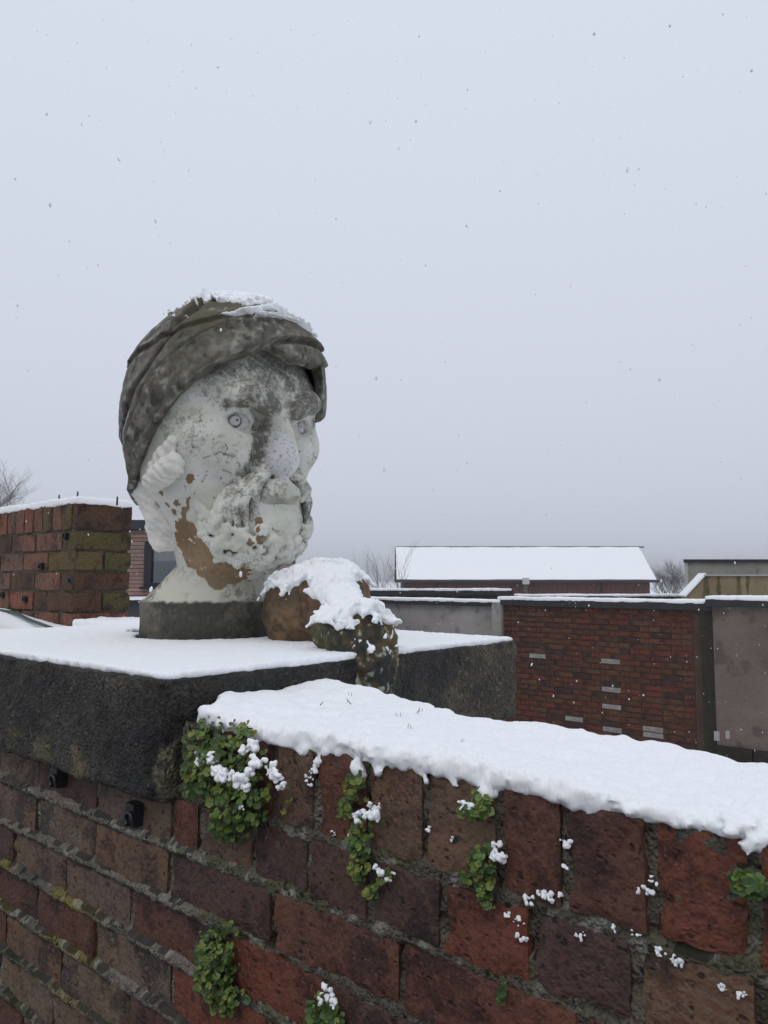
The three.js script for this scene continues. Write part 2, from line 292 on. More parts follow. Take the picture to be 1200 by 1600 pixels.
// ---------------------------------------------------------------- the stone head
const SX = -0.63, SZ = -0.53, HX = -0.6206, HZ = -0.5290, TILT = 0.07;    // base axis, head axis; the face looks along +x
const statue = thing('bust_statue', 'weathered white painted stone head of a bearded man in a grey turban', 'statue');
let turbanF, turbanSnowMask;
{
  const T0 = Date.now();
  // head frame: f forward (+x), l towards the statue's left (-z), y up
  const base = (f, l, y) => {
    let d = sdE(f - 0.032, y - 2.0, l, 0.228, 0.27, 0.241);
    d = smin(d, sdE(f - 0.075, y - 1.86, l, 0.157, 0.20, 0.190), 0.06);
    d = smin(d, sdE(f - 0.160, y - 1.732, l, 0.113, 0.100, 0.128), 0.04);
    d = smin(d, sdE(f - 0.160, y - 1.805, l, 0.096, 0.062, 0.10), 0.04);
    return d;
  };
  const march = (fn, u, v) => { const r = ray(u, v).normalize(); let t = 1.0; for (let i = 0; i < 200; i++) { const x = CAM.x + r.x * t, y = CAM.y + r.y * t, z = CAM.z + r.z * t; const l = -(z - HZ), d = fn(x - HX, l, y - TILT * l); if (d < 0.0004) return [x - HX, l, y - TILT * l]; t += d * 0.8; if (t > 3.2) break; } return null; };
  const near = (fn, u, v) => { // where the ray misses, the closest point along it
    const hit = march(fn, u, v); if (hit) return hit; const r = ray(u, v).normalize(); let best = 9, bp = null; for (let t = 1.2; t < 2.4; t += 0.005) { const l = -(CAM.z + r.z * t - HZ), q = [CAM.x + r.x * t - HX, l, CAM.y + r.y * t - TILT * l]; const d = fn(...q); if (d < best) { best = d; bp = q; } } const e = 0.002, gr = [0, 1, 2].map(k => { const a = [...bp], b = [...bp]; a[k] += e; b[k] -= e; return fn(...a) - fn(...b); }), L = Math.hypot(...gr); return bp.map((c, k) => c - gr[k] / L * best);
  };
  const grad = (fn, q) => { const e = 0.002, g = [0, 1, 2].map(k => { const a = [...q], b = [...q]; a[k] += e; b[k] -= e; return fn(...a) - fn(...b); }), L = Math.hypot(...g) || 1; return g.map(c => c / L); };
  const on = (u, v, off = 0, fn = base) => { const q = near(fn, u, v), n = grad(fn, q); return q.map((c, k) => c + n[k] * off); };
  const mir = q => [q[0], -q[1], q[2]];
  // stroke: polyline of tapered capsules with bounds
  const strokes = [];
  function stroke(list, pts, rad, k, bothSides = true) {
    for (const m of bothSides ? [0, 1] : [0]) {
      const P = pts.map(q => m ? mir(q) : q), c = [0, 1, 2].map(a => P.reduce((s, q) => s + q[a], 0) / P.length);
      list.push({ P, R: Array.isArray(rad) ? rad : P.map(() => rad), k, c, b: Math.max(...P.map(q => Math.hypot(q[0] - c[0], q[1] - c[1], q[2] - c[2]))) + Math.max(...[].concat(rad)) });
    }
  }
  const dStroke = (s, f, l, y) => { let d = 9; for (let i = 0; i < s.P.length - 1; i++) d = Math.min(d, sdCap(f, l, y, s.P[i], s.P[i + 1], s.R[i], s.R[i + 1])); return d; };
  const addStrokes = (list, d, f, l, y) => { for (const s of list) { const q = Math.hypot(f - s.c[0], l - s.c[1], y - s.c[2]) - s.b; if (q > d + s.k) continue; if (q > 0.05 && q > d) continue; d = smin(d, dStroke(s, f, l, y), s.k); } return d; };
  const px = (arr, off, fn) => arr.map(([u, v, o]) => on(u, v, o ?? off, fn));

  // ---- face
  const face = [], beardS = [], hairS = [];
  stroke(face, px([[330, 640, -0.024], [342, 627, -0.016], [364, 617, 0.004], [395, 620, 0.013], [420, 638, 0.012]]), [0.008, 0.018, 0.026, 0.029, 0.024], 0.018);          // brow
  stroke(face, px([[300, 690], [335, 692], [365, 705]], -0.020), [0.026, 0.032, 0.024], 0.05);                                                // cheekbone
  const noseTop = [0.246, 0, 1.99], noseMid = [0.259, 0, 1.92], noseTip = [0.262, 0, 1.872];
  stroke(face, [noseTop, noseMid, noseTip], [0.022, 0.032, 0.041], 0.012, false);
  stroke(face, [[0.225, -0.036, 1.852], [0.23, -0.03, 1.848]], [0.022, 0.020], 0.014);                                                      // nostril wings
  const eyeC = on(370, 656, -0.061), eyeN = grad(base, on(371, 655));
  const lidU = px([[330, 664, -0.006], [347, 646, -0.010], [369, 635, -0.011], [390, 640, -0.016], [403, 657, -0.030]]), lidL = px([[330, 664, -0.006], [349, 677, -0.012], [371, 682, -0.015], [390, 675, -0.022], [403, 657, -0.034]]);
  stroke(face, lidU, [0.004, 0.009, 0.011, 0.010, 0.005], 0.003); stroke(face, lidL, [0.004, 0.009, 0.010, 0.009, 0.004], 0.003);
  stroke(face, px([[352, 692], [374, 696], [394, 688]], -0.012), [0.006, 0.009, 0.006], 0.014);   // bag under the eye
  stroke(face, px([[412, 770], [440, 764]], -0.002), [0.016, 0.02], 0.02);                                                                  // upper lip
  stroke(face, px([[345, 596], [385, 590], [425, 592]], -0.014), 0.02, 0.03);                                                               // forehead
  const hollow = on(336, 756, 0.030);
  const neck = (f, l, y) => smin(sdCap(f, l, y, [0.060, 0, 1.68], [0.055, 0, 1.80], 0.113, 0.125), sdCap(f, l, y, [0.058, 0, 1.66], [0.05, 0, 1.70], 0.108, 0.113), 0.03);
  const headF = (f, l, y) => {
    let d = base(f, l, y);
    const al = Math.abs(l), el = -al;
    // sockets and the side of the nose are cut back, then the features are laid on
    d = smax(d, -sdE(f - 0.258, y - 1.966, al - 0.086, 0.062, 0.036, 0.056), 0.022);
    d = smax(d, -sdE(f - 0.262, y - 1.975, al - 0.048, 0.040, 0.026, 0.020), 0.012);
    d = smax(d, -sdE(f - 0.272, y - 1.885, al - 0.060, 0.050, 0.075, 0.026), 0.018);
    d = smax(d, -(Math.hypot(f - hollow[0], el - hollow[1], (y - hollow[2]) * 0.8) - 0.042), 0.03);   // hollow cheek
    d = smin(d, Math.hypot(f - eyeC[0], el - eyeC[1], y - eyeC[2]) - 0.043, 0.003);
    d = addStrokes(face, d, f, l, y);
    d = smin(d, neck(f, l, y), 0.05);
    // pupil, nostrils, mouth line, frown creases
    d = Math.max(d, -(Math.hypot(f - (eyeC[0] + eyeN[0] * 0.0445), el - (eyeC[1] + eyeN[1] * 0.0445), y - (eyeC[2] + eyeN[2] * 0.0445)) - 0.0035));
    const ir = Math.abs(Math.hypot(f - (eyeC[0] + eyeN[0] * 0.043), el - (eyeC[1] + eyeN[1] * 0.043), y - (eyeC[2] + eyeN[2] * 0.043)) - 0.015) - 0.0016; d = smax(d, -ir, 0.002);
    d = Math.max(d, -sdCap(f, al, y, [0.250, 0.014, 1.824], [0.252, 0.02, 1.834], 0.009, 0.006));
    d = smax(d, -sdCap(f, l, y, [0.263, -0.045, 1.781], [0.263, 0.045, 1.781], 0.010, 0.010), 0.003);
    d = smax(d, -sdCap(f, al, y, [0.258, 0.012, 2.02], [0.262, 0.014, 2.075], 0.006, 0.003), 0.01);
    if (d < 0.02) d += fbm(f * 45, y * 45, l * 45, 3) * 0.0016;
    return d;
  };
  // ---- beard and moustache, laid over the jaw
  const rb = rngOf(77), curls = [];
  const jaw = (f, l, y) => sdE(f - 0.125, y - 1.722, l, 0.150, 0.112, 0.150);
  for (let k = 0; k < 2500 && curls.length < 240; k++) {        // short bent locks
    const th = (rb() * 2 - 1) * 1.9, ph = -1.4 + rb() * 1.8, q = [0.125 + 0.150 * Math.cos(th) * Math.cos(ph), 0.150 * Math.sin(th) * Math.cos(ph), 1.722 + 0.111 * Math.sin(ph)];
    if (q[2] > 1.765 - 0.02 * Math.cos(th) || (Math.abs(q[1]) < 0.058 && q[2] > 1.685) || q[0] < 0.112 + (1.78 - q[2]) * 0.62 || (q[2] > 1.722 && Math.abs(q[1]) < 0.125)) continue;
    if (curls.some(c => Math.hypot(c.q[0] - q[0], c.q[1] - q[1], c.q[2] - q[2]) < 0.0138)) continue;
    const n = grad(jaw, q), t0 = [n[1], -n[0], 0.001], tl = Math.hypot(...t0), t = t0.map(c => c / tl), b = [n[1] * t[2] - n[2] * t[1], n[2] * t[0] - n[0] * t[2], n[0] * t[1] - n[1] * t[0]];
    const a0 = rb() * 6.28, turn = (rb() < 0.5 ? -1 : 1) * (0.7 + rb() * 0.9), st = 0.008 + rb() * 0.005, r0 = 0.0068 + rb() * 0.0036;
    let p = [...q], a = a0; const P = [], Rr = [];
    for (let i = 0; i < 4; i++) { const h = 0.003 + (i === 1 || i === 2 ? 0.004 : 0); P.push(p.map((c, m) => c + n[m] * h)); Rr.push(r0 * [0.75, 1.05, 0.95, 0.5][i]); p = p.map((c, m) => c + st * (t[m] * Math.cos(a) + b[m] * Math.sin(a))); a += turn; }
    curls.push({ q }); stroke(beardS, P, Rr, 0.005, false);
  }
  for (const dx of [0, 1, 2, 3]) {   // wavy side whiskers in front of the ear, running down to the beard
    const o = dx * 9;
    stroke(beardS, px([[293 + o, 774 + dx * 11, -0.012], [309 + o, 790 + dx * 11, 0.002], [322 + o, 800 + dx * 10, 0.004], [334 + o * 0.8, 815 + dx * 9, 0.0]]), [0.004, 0.0115, 0.012, 0.006], 0.004);
  }
  stroke(beardS, px([[293, 776, -0.012], [303, 800, -0.002], [318, 828, 0.0], [334, 850, 0.0]]), [0.005, 0.010, 0.013, 0.014], 0.008);
  // moustache: locks hanging from beside the nose past the corner of the mouth
  const lock = (pts, o, r) => stroke(beardS, pts.map(([u, v], i) => on(u, v, o * [0.1, 0.75, 1, 0.5][i])), r.map((q, i) => q * (i === 3 ? 1 : 0.9)), 0.003);
  lock([[418, 742], [404, 750], [396, 766], [400, 781]], 0.016, [0.009, 0.016, 0.018, 0.008]);
  lock([[404, 742], [388, 758], [380, 788], [386, 824]], 0.014, [0.008, 0.014, 0.015, 0.004]);
  lock([[400, 738], [378, 760], [370, 792], [374, 834]], 0.012, [0.007, 0.012, 0.014, 0.004]);
  lock([[392, 742], [368, 764], [358, 794], [361, 832]], 0.011, [0.006, 0.012, 0.014, 0.004]);
  lock([[384, 746], [356, 768], [346, 798], [350, 828]], 0.007, [0.005, 0.011, 0.014, 0.004]);
  lock([[370, 756], [346, 778], [337, 802], [341, 822]], 0.003, [0.004, 0.010, 0.012, 0.004]);
  const beardF = (f, l, y) => {
    let d = sdE(f - 0.125, y - 1.722, l, 0.145, 0.106, 0.144);
    d = smin(d, sdE(f - 0.212, y - 1.722, l, 0.064, 0.058, 0.064), 0.03);            // smooth painted front of the beard
    d = smax(d, -(f - 0.105 - (1.78 - y) * 0.62), 0.02); d = smax(d, y - 1.772 - Math.abs(l) * 0.05, 0.012);
    d = addStrokes(beardS, d, f, l, y);
    if (d < 0.02) d += fbm(f * 60, y * 60, l * 60, 3) * 0.0022;
    return d;
  };
  // ---- hair over the ear (mirrored)
  const hp = (arr, o) => arr.map(([u, v, q]) => { const r = on(u, v, 0); return [r[0] + 0.018, r[1] - (q ?? o) + 0.012, r[2] - 0.008]; });
  stroke(hairS, hp([[262, 684], [250, 706], [240, 728], [232, 748]], 0.010), [0.010, 0.021, 0.023, 0.018], 0.008, false);
  stroke(hairS, hp([[276, 722], [262, 734], [246, 748]], 0.030), [0.024, 0.028, 0.026], 0.006, false);
  for (let k = 0; k < 8; k++) { const t = k / 7; stroke(hairS, [[-0.022 + 0.004 * t, -0.166 + 0.004 * t, 1.89 - 0.105 * t], [0.000 + 0.004 * t, -0.184 + 0.016 * t, 1.858 - 0.112 * t], [0.026, -0.186 + 0.042 * t, 1.840 - 0.108 * t], [0.050 - 0.004 * k, -0.174 + 0.045 * t, 1.842 - 0.098 * t]], [0.020, 0.0165, 0.016, 0.009], 0.006); }
  stroke(hairS, [[-0.032, -0.158, 1.90], [-0.027, -0.158, 1.83], [-0.002, -0.138, 1.77]], [0.035, 0.045, 0.035], 0.02);
  stroke(hairS, [[-0.028, -0.140, 1.735], [-0.004, -0.138, 1.716], [0.016, -0.122, 1.706]], [0.026, 0.032, 0.022], 0.008);
  stroke(hairS, [[-0.018, -0.144, 1.704], [0.002, -0.146, 1.694], [0.02, -0.126, 1.692]], [0.018, 0.020, 0.016], 0.006);
  stroke(hairS, [[-0.028, -0.152, 1.742], [-0.010, -0.155, 1.728], [0.004, -0.145, 1.716]], [0.014, 0.017, 0.013], 0.005);
  const hairF = (f, l, y) => {
    let d = addStrokes(hairS, 0.3, f, l, y);
    d = smin(d, sdE(f + 0.030, y - 1.80, l, 0.12, 0.11, 0.148), 0.02);
    if (d < 0.02) { d += Math.sin((y * 1.0 + f * 0.9 + fbm(f * 22, y * 22, l * 22, 3) * 0.022) * 260) * 0.0017 + fbm(f * 38, y * 38, l * 38, 3) * 0.006; }
    return d;
  };
  // ---- turban: wound bands, each a flattened ring over a dome
  const TC = [0.054, 0, 2.037], TR = [0.270, 0.253, 0.262];
  const RY = y => y < TC[2] ? 0.40 : TR[2];      // the wound cloth hangs lower at the nape
  const dome = (f, l, y) => sdE(f - TC[0], y - TC[2], l, TR[0], RY(y), TR[1]);
  const q3 = (u, v) => { const h = near(dome, u, v); const n = [(h[0] - TC[0]) / TR[0], h[1] / TR[1], (h[2] - TC[2]) / RY(h[2])]; const L = Math.hypot(...n); return n.map(c => c / L); };
  const cross = (a, b) => { const c = [a[1] * b[2] - a[2] * b[1], a[2] * b[0] - a[0] * b[2], a[0] * b[1] - a[1] * b[0]], L = Math.hypot(...c); return c.map(q => q / L); };
  const dot = (n, a, b, c) => a * n[0] + b * n[1] + c * n[2] - n[3];
  const plane3 = (A, B, C, side = 1) => { const a = q3(...A), b = q3(...B), c = q3(...C), n = cross(b.map((q, i) => q - a[i]), c.map((q, i) => q - a[i])), g = (n[2] > 0 ? 1 : -1) * side; return [...n.map(q => q * g), (n[0] * a[0] + n[1] * a[1] + n[2] * a[2]) * g]; };
  const rim = plane3([214, 734], [302, 588], [447, 528]), rimB = plane3([395, 558], [450, 560], [510, 570]), rimC = plane3([460, 573], [490, 595], [504, 638]);
  // folds: the cloth on the positive side lies over the other and thins out away from its edge
  const folds = [[plane3([207, 655], [297, 532], [425, 499], -1), 0.030, 0.24], [plane3([196, 640], [246, 545], [302, 481], 1), 0.034, 0.20], [plane3([193, 660], [225, 578], [262, 520], -1), 0.022, 0.14], [plane3([232, 668], [270, 615], [305, 585], -1), 0.016, 0.06], [plane3([285, 510], [350, 488], [430, 480], 1), 0.022, 0.18], [plane3([215, 640], [270, 560], [352, 507], -1), 0.012, 0.05]];
  turbanF = (f, l, y) => {
    const a = (f - TC[0]) / TR[0], b = l / TR[1], c = (y - TC[2]) / RY(y), r = Math.hypot(a, b, c), s = 0.255;
    if (Math.abs(r - 1) > 0.4) return (r - 1) * s;
    const ia = a / r, ib = b / r, ic = c / r, wob = fbm(ia * 3, ib * 3, ic * 3, 2) * 0.03;
    let R = 0.965;
    for (const [n, A, w] of folds) { const h = dot(n, ia, ib, ic) + wob; if (h > -0.03) R += A * 1.35 * sst(-0.002, 0.016, h) * Math.exp(-Math.max(h, 0) / w); if (h > -0.05 && h < 0.012) R -= A * 0.9 * sst(-0.05, -0.004, h) * sst(0.012, 0.0, h); }
    const h1 = dot(rim, ia, ib, ic) + wob * 0.6 , hB = dot(rimB, ia, ib, ic) - Math.max(0, -ib - 0.02) * 0.7, hC = dot(rimC, ia, ib, ic) - 0.10;
    R += 0.034 * Math.exp(-Math.max(h1, 0) / 0.25) * (h1 > 0 ? 1 : 0);
    if (h1 < 0) R -= 0.012 + 0.03 * sst(-0.05, 0, h1) - 0.026 * sst(-0.03, -0.10, h1) ;
    if (h1 < 0 && hB < 0) R -= 0.045; else if (h1 < 0) R -= 0.008;
    let d = (r - R) * s;
    const lower = Math.min(-h1, b > -0.4 ? Math.min(-hB, b > 0.45 ? Math.max(-hC, (1.99 - y) / s) : 1) : 1) * s;
    d = smax(d, lower, 0.014); d = Math.max(d, (0.86 - r) * s);
    d += fbm(f * 12, y * 12, l * 12, 2) * 0.004 + fbm(f * 60, y * 60, l * 60, 3) * 0.0022;
    return d * 0.8;
  };
  // ---- bust base
  const baseF = (f, l, y) => {   // on the base axis
    const F = f + (HX - SX), L = l - (SZ - HZ) * -1, r = Math.hypot(F, L);
    let d = smax(r - 0.163, Math.abs(y - 1.4995) - 0.0495, 0.008);
    const t = clamp((y - 1.547) / 0.10, 0, 1), R = mix(0.161, 0.106, Math.pow(t, 0.8)), cx = mix(0.0, 0.070, t);
    const cone = Math.max((Math.hypot(F - cx, L) - R) * 0.8, 1.53 - y, y - 1.66);
    d = smin(d, cone, 0.006);
    return d + fbm(f * 40, y * 40, l * 40, 3) * 0.0016;
  };

  // ---- paint, lichen and bare stone
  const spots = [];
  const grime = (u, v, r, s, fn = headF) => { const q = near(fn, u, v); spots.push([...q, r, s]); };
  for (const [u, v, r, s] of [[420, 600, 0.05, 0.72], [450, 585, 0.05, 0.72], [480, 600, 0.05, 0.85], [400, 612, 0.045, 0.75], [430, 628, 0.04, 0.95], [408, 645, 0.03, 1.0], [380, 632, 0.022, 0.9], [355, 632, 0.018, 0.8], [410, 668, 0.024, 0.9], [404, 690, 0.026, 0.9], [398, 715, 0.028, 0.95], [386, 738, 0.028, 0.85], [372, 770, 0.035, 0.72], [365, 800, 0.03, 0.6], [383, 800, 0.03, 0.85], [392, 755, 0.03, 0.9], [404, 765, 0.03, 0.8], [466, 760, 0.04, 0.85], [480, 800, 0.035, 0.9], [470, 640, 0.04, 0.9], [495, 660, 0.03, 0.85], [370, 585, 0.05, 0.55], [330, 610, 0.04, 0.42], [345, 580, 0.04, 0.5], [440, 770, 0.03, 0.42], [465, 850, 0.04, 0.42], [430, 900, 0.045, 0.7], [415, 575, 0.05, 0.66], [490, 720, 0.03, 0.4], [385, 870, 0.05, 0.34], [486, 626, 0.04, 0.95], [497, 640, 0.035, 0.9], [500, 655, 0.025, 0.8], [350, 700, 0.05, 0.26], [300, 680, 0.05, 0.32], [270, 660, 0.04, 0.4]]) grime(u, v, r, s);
  const bare = [];
  for (const [u, v, r] of [[290, 800, 0.016], [296, 815, 0.022], [300, 835, 0.028], [306, 860, 0.034], [322, 880, 0.042], [345, 892, 0.044], [368, 900, 0.034], [300, 880, 0.024], [330, 860, 0.040], [300, 788, 0.010], [282, 812, 0.010], [290, 826, 0.026], [292, 850, 0.032], [297, 872, 0.028], [285, 845, 0.02], [345, 905, 0.03]]) bare.push([...near((f, l, y) => Math.min(headF(f, l, y), baseF(f, l, y)), u, v), r]);
  const chips = [];
  for (const [u, v, r] of [[297, 748, 0.008], [404, 816, 0.009], [408, 842, 0.011], [391, 850, 0.007], [276, 786, 0.007], [252, 770, 0.006], [262, 790, 0.006], [245, 790, 0.006], [272, 800, 0.007], [404, 826, 0.006]]) chips.push([...near((f, l, y) => Math.min(headF(f, l, y), beardF(f, l, y), hairF(f, l, y)), u, v), r]);
  const nose = near(headF, 438, 715), eyeL = near(headF, 371, 656);
  const cracks = [[[318, 716], [345, 706], [365, 714], [390, 704]], [[322, 737], [350, 735], [375, 742]], [[352, 694], [356, 702], [352, 706]]].map(c => c.map(([u, v]) => near(headF, u, v)));
  function paint(f, l, y, ny, bareToo = true) {
    const n1 = fbm(f * 14, y * 14, l * 14, 4), n2 = fbm(f * 120, y * 120, l * 120, 3), n3 = vn(f * 330, y * 330, l * 330), n4 = fbm(f * 48 + 9, y * 48, l * 48, 4);
    let c = mix3([0.63, 0.615, 0.565], [0.51, 0.515, 0.435], sst(-0.2, 0.4, n1));
    c = mix3(c, [0.44, 0.47, 0.34], sst(0.2, 0.55, n4) * 0.35);
    c = c.map(q => q * (1 + n2 * 0.10));
    // grey-white speckled nose
    const dn = Math.hypot(f - nose[0], (l - nose[1]) * 1.1, (y - nose[2] - 0.006) * 0.58);
    if (dn < 0.045) { c = mix3(c, [0.55, 0.545, 0.545], sst(0.045, 0.030, dn + n4 * 0.018 + n2 * 0.006)); if (n3 > 0.36) c = mix3(c, [0.17, 0.17, 0.17], sst(0.36, 0.6, n3) * 0.8); }
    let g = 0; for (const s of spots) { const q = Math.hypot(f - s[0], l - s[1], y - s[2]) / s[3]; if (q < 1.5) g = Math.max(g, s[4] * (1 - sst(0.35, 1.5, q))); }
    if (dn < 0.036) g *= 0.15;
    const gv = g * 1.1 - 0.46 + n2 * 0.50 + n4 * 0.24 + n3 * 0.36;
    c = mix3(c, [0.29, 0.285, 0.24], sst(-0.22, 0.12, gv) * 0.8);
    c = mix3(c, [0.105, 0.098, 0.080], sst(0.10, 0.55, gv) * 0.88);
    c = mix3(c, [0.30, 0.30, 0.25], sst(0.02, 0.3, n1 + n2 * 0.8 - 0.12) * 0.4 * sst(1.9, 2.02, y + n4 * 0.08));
    if (n2 > 0.50 && n4 > 0.05) c = mix3(c, [0.10, 0.09, 0.07], 0.8);               // scattered specks of lichen
    if (l < 0 && y > 1.82 && y < 1.95) for (const k of cracks) for (let i = 0; i < k.length - 1; i++) if (sdCap(f, l, y, k[i], k[i + 1], 0.0014, 0.0014) + n2 * 0.0012 < 0) c = mix3(c, [0.14, 0.125, 0.10], 0.8);   // hairline cracks in the paint
    const de = Math.hypot(f - eyeL[0], Math.abs(l) - Math.abs(eyeL[1]), y - eyeL[2]);
    if (de < 0.026) c = mix3(c, [0.54, 0.545, 0.54], sst(0.026, 0.016, de) * 0.8); if (de > 0.0105 && de < 0.0155) c = mix3(c, [0.42, 0.425, 0.425], 0.4 + n2 * 0.4); if (de < 0.0036) c = [0.04, 0.04, 0.045];
    for (const s of chips) { const q = Math.hypot(f - s[0], l - s[1], (y - s[2]) * 0.7) + n2 * 0.006; if (q < s[3]) c = [0.20, 0.13, 0.075]; }
    let b = 9; if (bareToo) for (const s of bare) b = Math.min(b, (Math.hypot(f - s[0], l - s[1], y - s[2]) - s[3] * 1.06)); b += n4 * 0.018 + n2 * 0.006;
    if (b < 0) c = mix3([0.195, 0.125, 0.066], [0.27, 0.19, 0.11], sst(-0.3, 0.5, n1 + n2 * 0.6)); else if (b < 0.0028) c = [0.66, 0.58, 0.47];
    if (n2 > 0.38 && b < 0 && n4 > 0.2) c = [0.6, 0.56, 0.48];
    return c;
  }
  const W = fn => (x, y, z) => fn(x - HX, -(z - HZ), y + TILT * (z - HZ)), W0 = fn => (x, y, z) => fn(x - HX, -(z - HZ), y);
  const lo = [HX - 0.34, 1.44, HZ - 0.34], hi = [HX + 0.36, 2.34, HZ + 0.34], H = 0.0026;
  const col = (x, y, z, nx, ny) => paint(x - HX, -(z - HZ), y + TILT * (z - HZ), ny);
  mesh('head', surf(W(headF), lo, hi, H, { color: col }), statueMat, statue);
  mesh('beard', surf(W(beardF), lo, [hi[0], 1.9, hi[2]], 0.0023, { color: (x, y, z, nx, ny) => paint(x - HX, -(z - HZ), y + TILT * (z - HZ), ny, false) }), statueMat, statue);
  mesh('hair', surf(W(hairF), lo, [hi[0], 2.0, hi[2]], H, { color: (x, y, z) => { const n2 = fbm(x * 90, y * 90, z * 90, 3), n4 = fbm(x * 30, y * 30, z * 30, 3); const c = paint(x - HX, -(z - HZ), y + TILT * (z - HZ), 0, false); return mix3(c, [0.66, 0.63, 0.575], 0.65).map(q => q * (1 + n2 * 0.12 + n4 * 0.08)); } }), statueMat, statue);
  mesh('turban', surf(W(turbanF), lo, hi, H, { lip: 2.6, color: (x, y, z, nx, ny) => {
    const n1 = fbm(x * 9, y * 9, z * 9, 4), n2 = fbm(x * 70, y * 70, z * 70, 3), n3 = fbm(x * 24, y * 24, z * 24, 4), n4 = vn(x * 300, y * 300, z * 300);
    let c = mix3([0.098, 0.089, 0.070], [0.195, 0.183, 0.150], sst(-0.35, 0.45, n3 * 0.45 + n2 * 0.8));
    c = mix3(c, [0.085, 0.068, 0.034], sst(2.14, 2.24, y + n1 * 0.07) * 0.75);         // brown algae on the crown
    c = mix3(c, [0.078, 0.078, 0.036], sst(0.2, 0.55, n1) * 0.4);
    if (n2 > 0.22 && n1 < 0.15) c = mix3(c, [0.32, 0.31, 0.26], sst(0.22, 0.4, n2) * 0.6);
    c = mix3(c, [0.026, 0.025, 0.020], sst(0.10, 0.5, -fbm(x * 85, y * 60, z * 85 + 5, 3) * 0.9 - n3 * 0.45 - n1 * 0.15) * 0.8);
    return c.map(q => q * (1 + n4 * 0.14));
  } }), statueMat, statue);
  mesh('pedestal', surf(W0(baseF), lo, [hi[0], 1.66, hi[2]], H, { color: (x, y, z) => {
    const f = x - HX, l = -(z - HZ), n1 = fbm(x * 12, y * 12, z * 12, 4), n2 = fbm(x * 80, y * 80, z * 80, 3), n4 = vn(x * 320, y * 320, z * 320);
    const drum = mix3(mix3([0.050, 0.047, 0.038], [0.125, 0.115, 0.085], sst(-0.3, 0.3, n1 + n2 * 0.5)), [0.018, 0.018, 0.017], sst(0.0, 0.4, fbm(x * 7 + 3, y * 4, z * 7, 3)) * 0.85).map(q => q * (1 + n4 * 0.3));
    let c = mix3([0.52, 0.505, 0.42], [0.32, 0.305, 0.24], sst(0.0, 0.5, n1)); if (n2 + n4 * 0.25 > 0.1) c = mix3(c, [0.10, 0.095, 0.075], 0.75 * sst(-0.5, 0.2, n1 + (x < SX - 0.02 ? 0.35 : -0.1)));
    let b = 9; for (const s of bare) b = Math.min(b, Math.hypot(f - s[0], l - s[1], y - s[2]) - s[3] * 0.9); if (b + n1 * 0.02 < 0) c = [0.20, 0.15, 0.09];
    return mix3(drum, c, sst(1.544, 1.552, y + n2 * 0.006));
  } }), statueMat, statue);
  console.log('statue', Date.now() - T0);
  // snow lying on the top folds
  const snowTop = (f, l, y) => {
    const d = turbanF(f, l, y); if (d > 0.05 || y < 2.2) return Math.max(d, 0.03, 2.2 - y);
    const e = 0.006, gy = (turbanF(f, l, y + e) - turbanF(f, l, y - e)) / (2 * e);
    const m = sst(0.66, 0.80, gy + fbm(f * 13, y * 13, l * 13, 3) * 0.22);
    return d - 0.001 - m * 0.0125 + (m < 0.15 ? 0.007 : 0) + fbm(f * 110, y * 110, l * 110, 2) * 0.0030;
  };
  const s = mesh('snow', surf(W(snowTop), [HX - 0.32, 2.19, HZ - 0.3], [HX + 0.34, 2.36, HZ + 0.3], 0.003, { lip: 2.6 }), snowPlain);
  tag(s, 'thin white snow lying on top of the grey turban', 'snow', null, 'stuff');
}
// ---------------------------------------------------------------- snow on the slab and the low wall
{
  const f = (x, y, z) => {
    const e = fbm(x * 30, y * 60, z * 30, 3) * 0.006 + fbm(x * 90, y * 90, z * 90, 2) * 0.004, top = fbm(x * 5, 1, z * 5, 3) * 0.005 + fbm(x * 60, 8, z * 60, 2) * 0.0012;
    let d = sdBox(x + 0.6, y - 1.459, z + 0.475, 0.595 + e * 0.5, 0.0068 + top * 0.7, 0.470 + e * 0.5, 0.006) + fbm(x * 110, y * 110, z * 110, 2) * 0.0018;
    // no snow close round the pedestal, least at its far left
    const r = Math.hypot(x - SX, z - SZ) - 0.172 - fbm(x * 25, 2, z * 25, 3) * 0.012, lee = Math.hypot((x + 0.835) * 0.8, z + 0.53) - 0.085 - fbm(x * 40, 7, z * 40, 3) * 0.03;
    return smax(d, -Math.min(r, lee), 0.012);
  };
  const s = mesh('snow', surf(f, [-1.22, 1.442, -0.97], [0.02, 1.480, 0.02], 0.0036, { uv: (x, y, z) => [x, z], lip: 1.4 }), snowMat);
  tag(s, 'thin even sheet of snow on the concrete slab round the pedestal', 'snow', null, 'stuff');
}
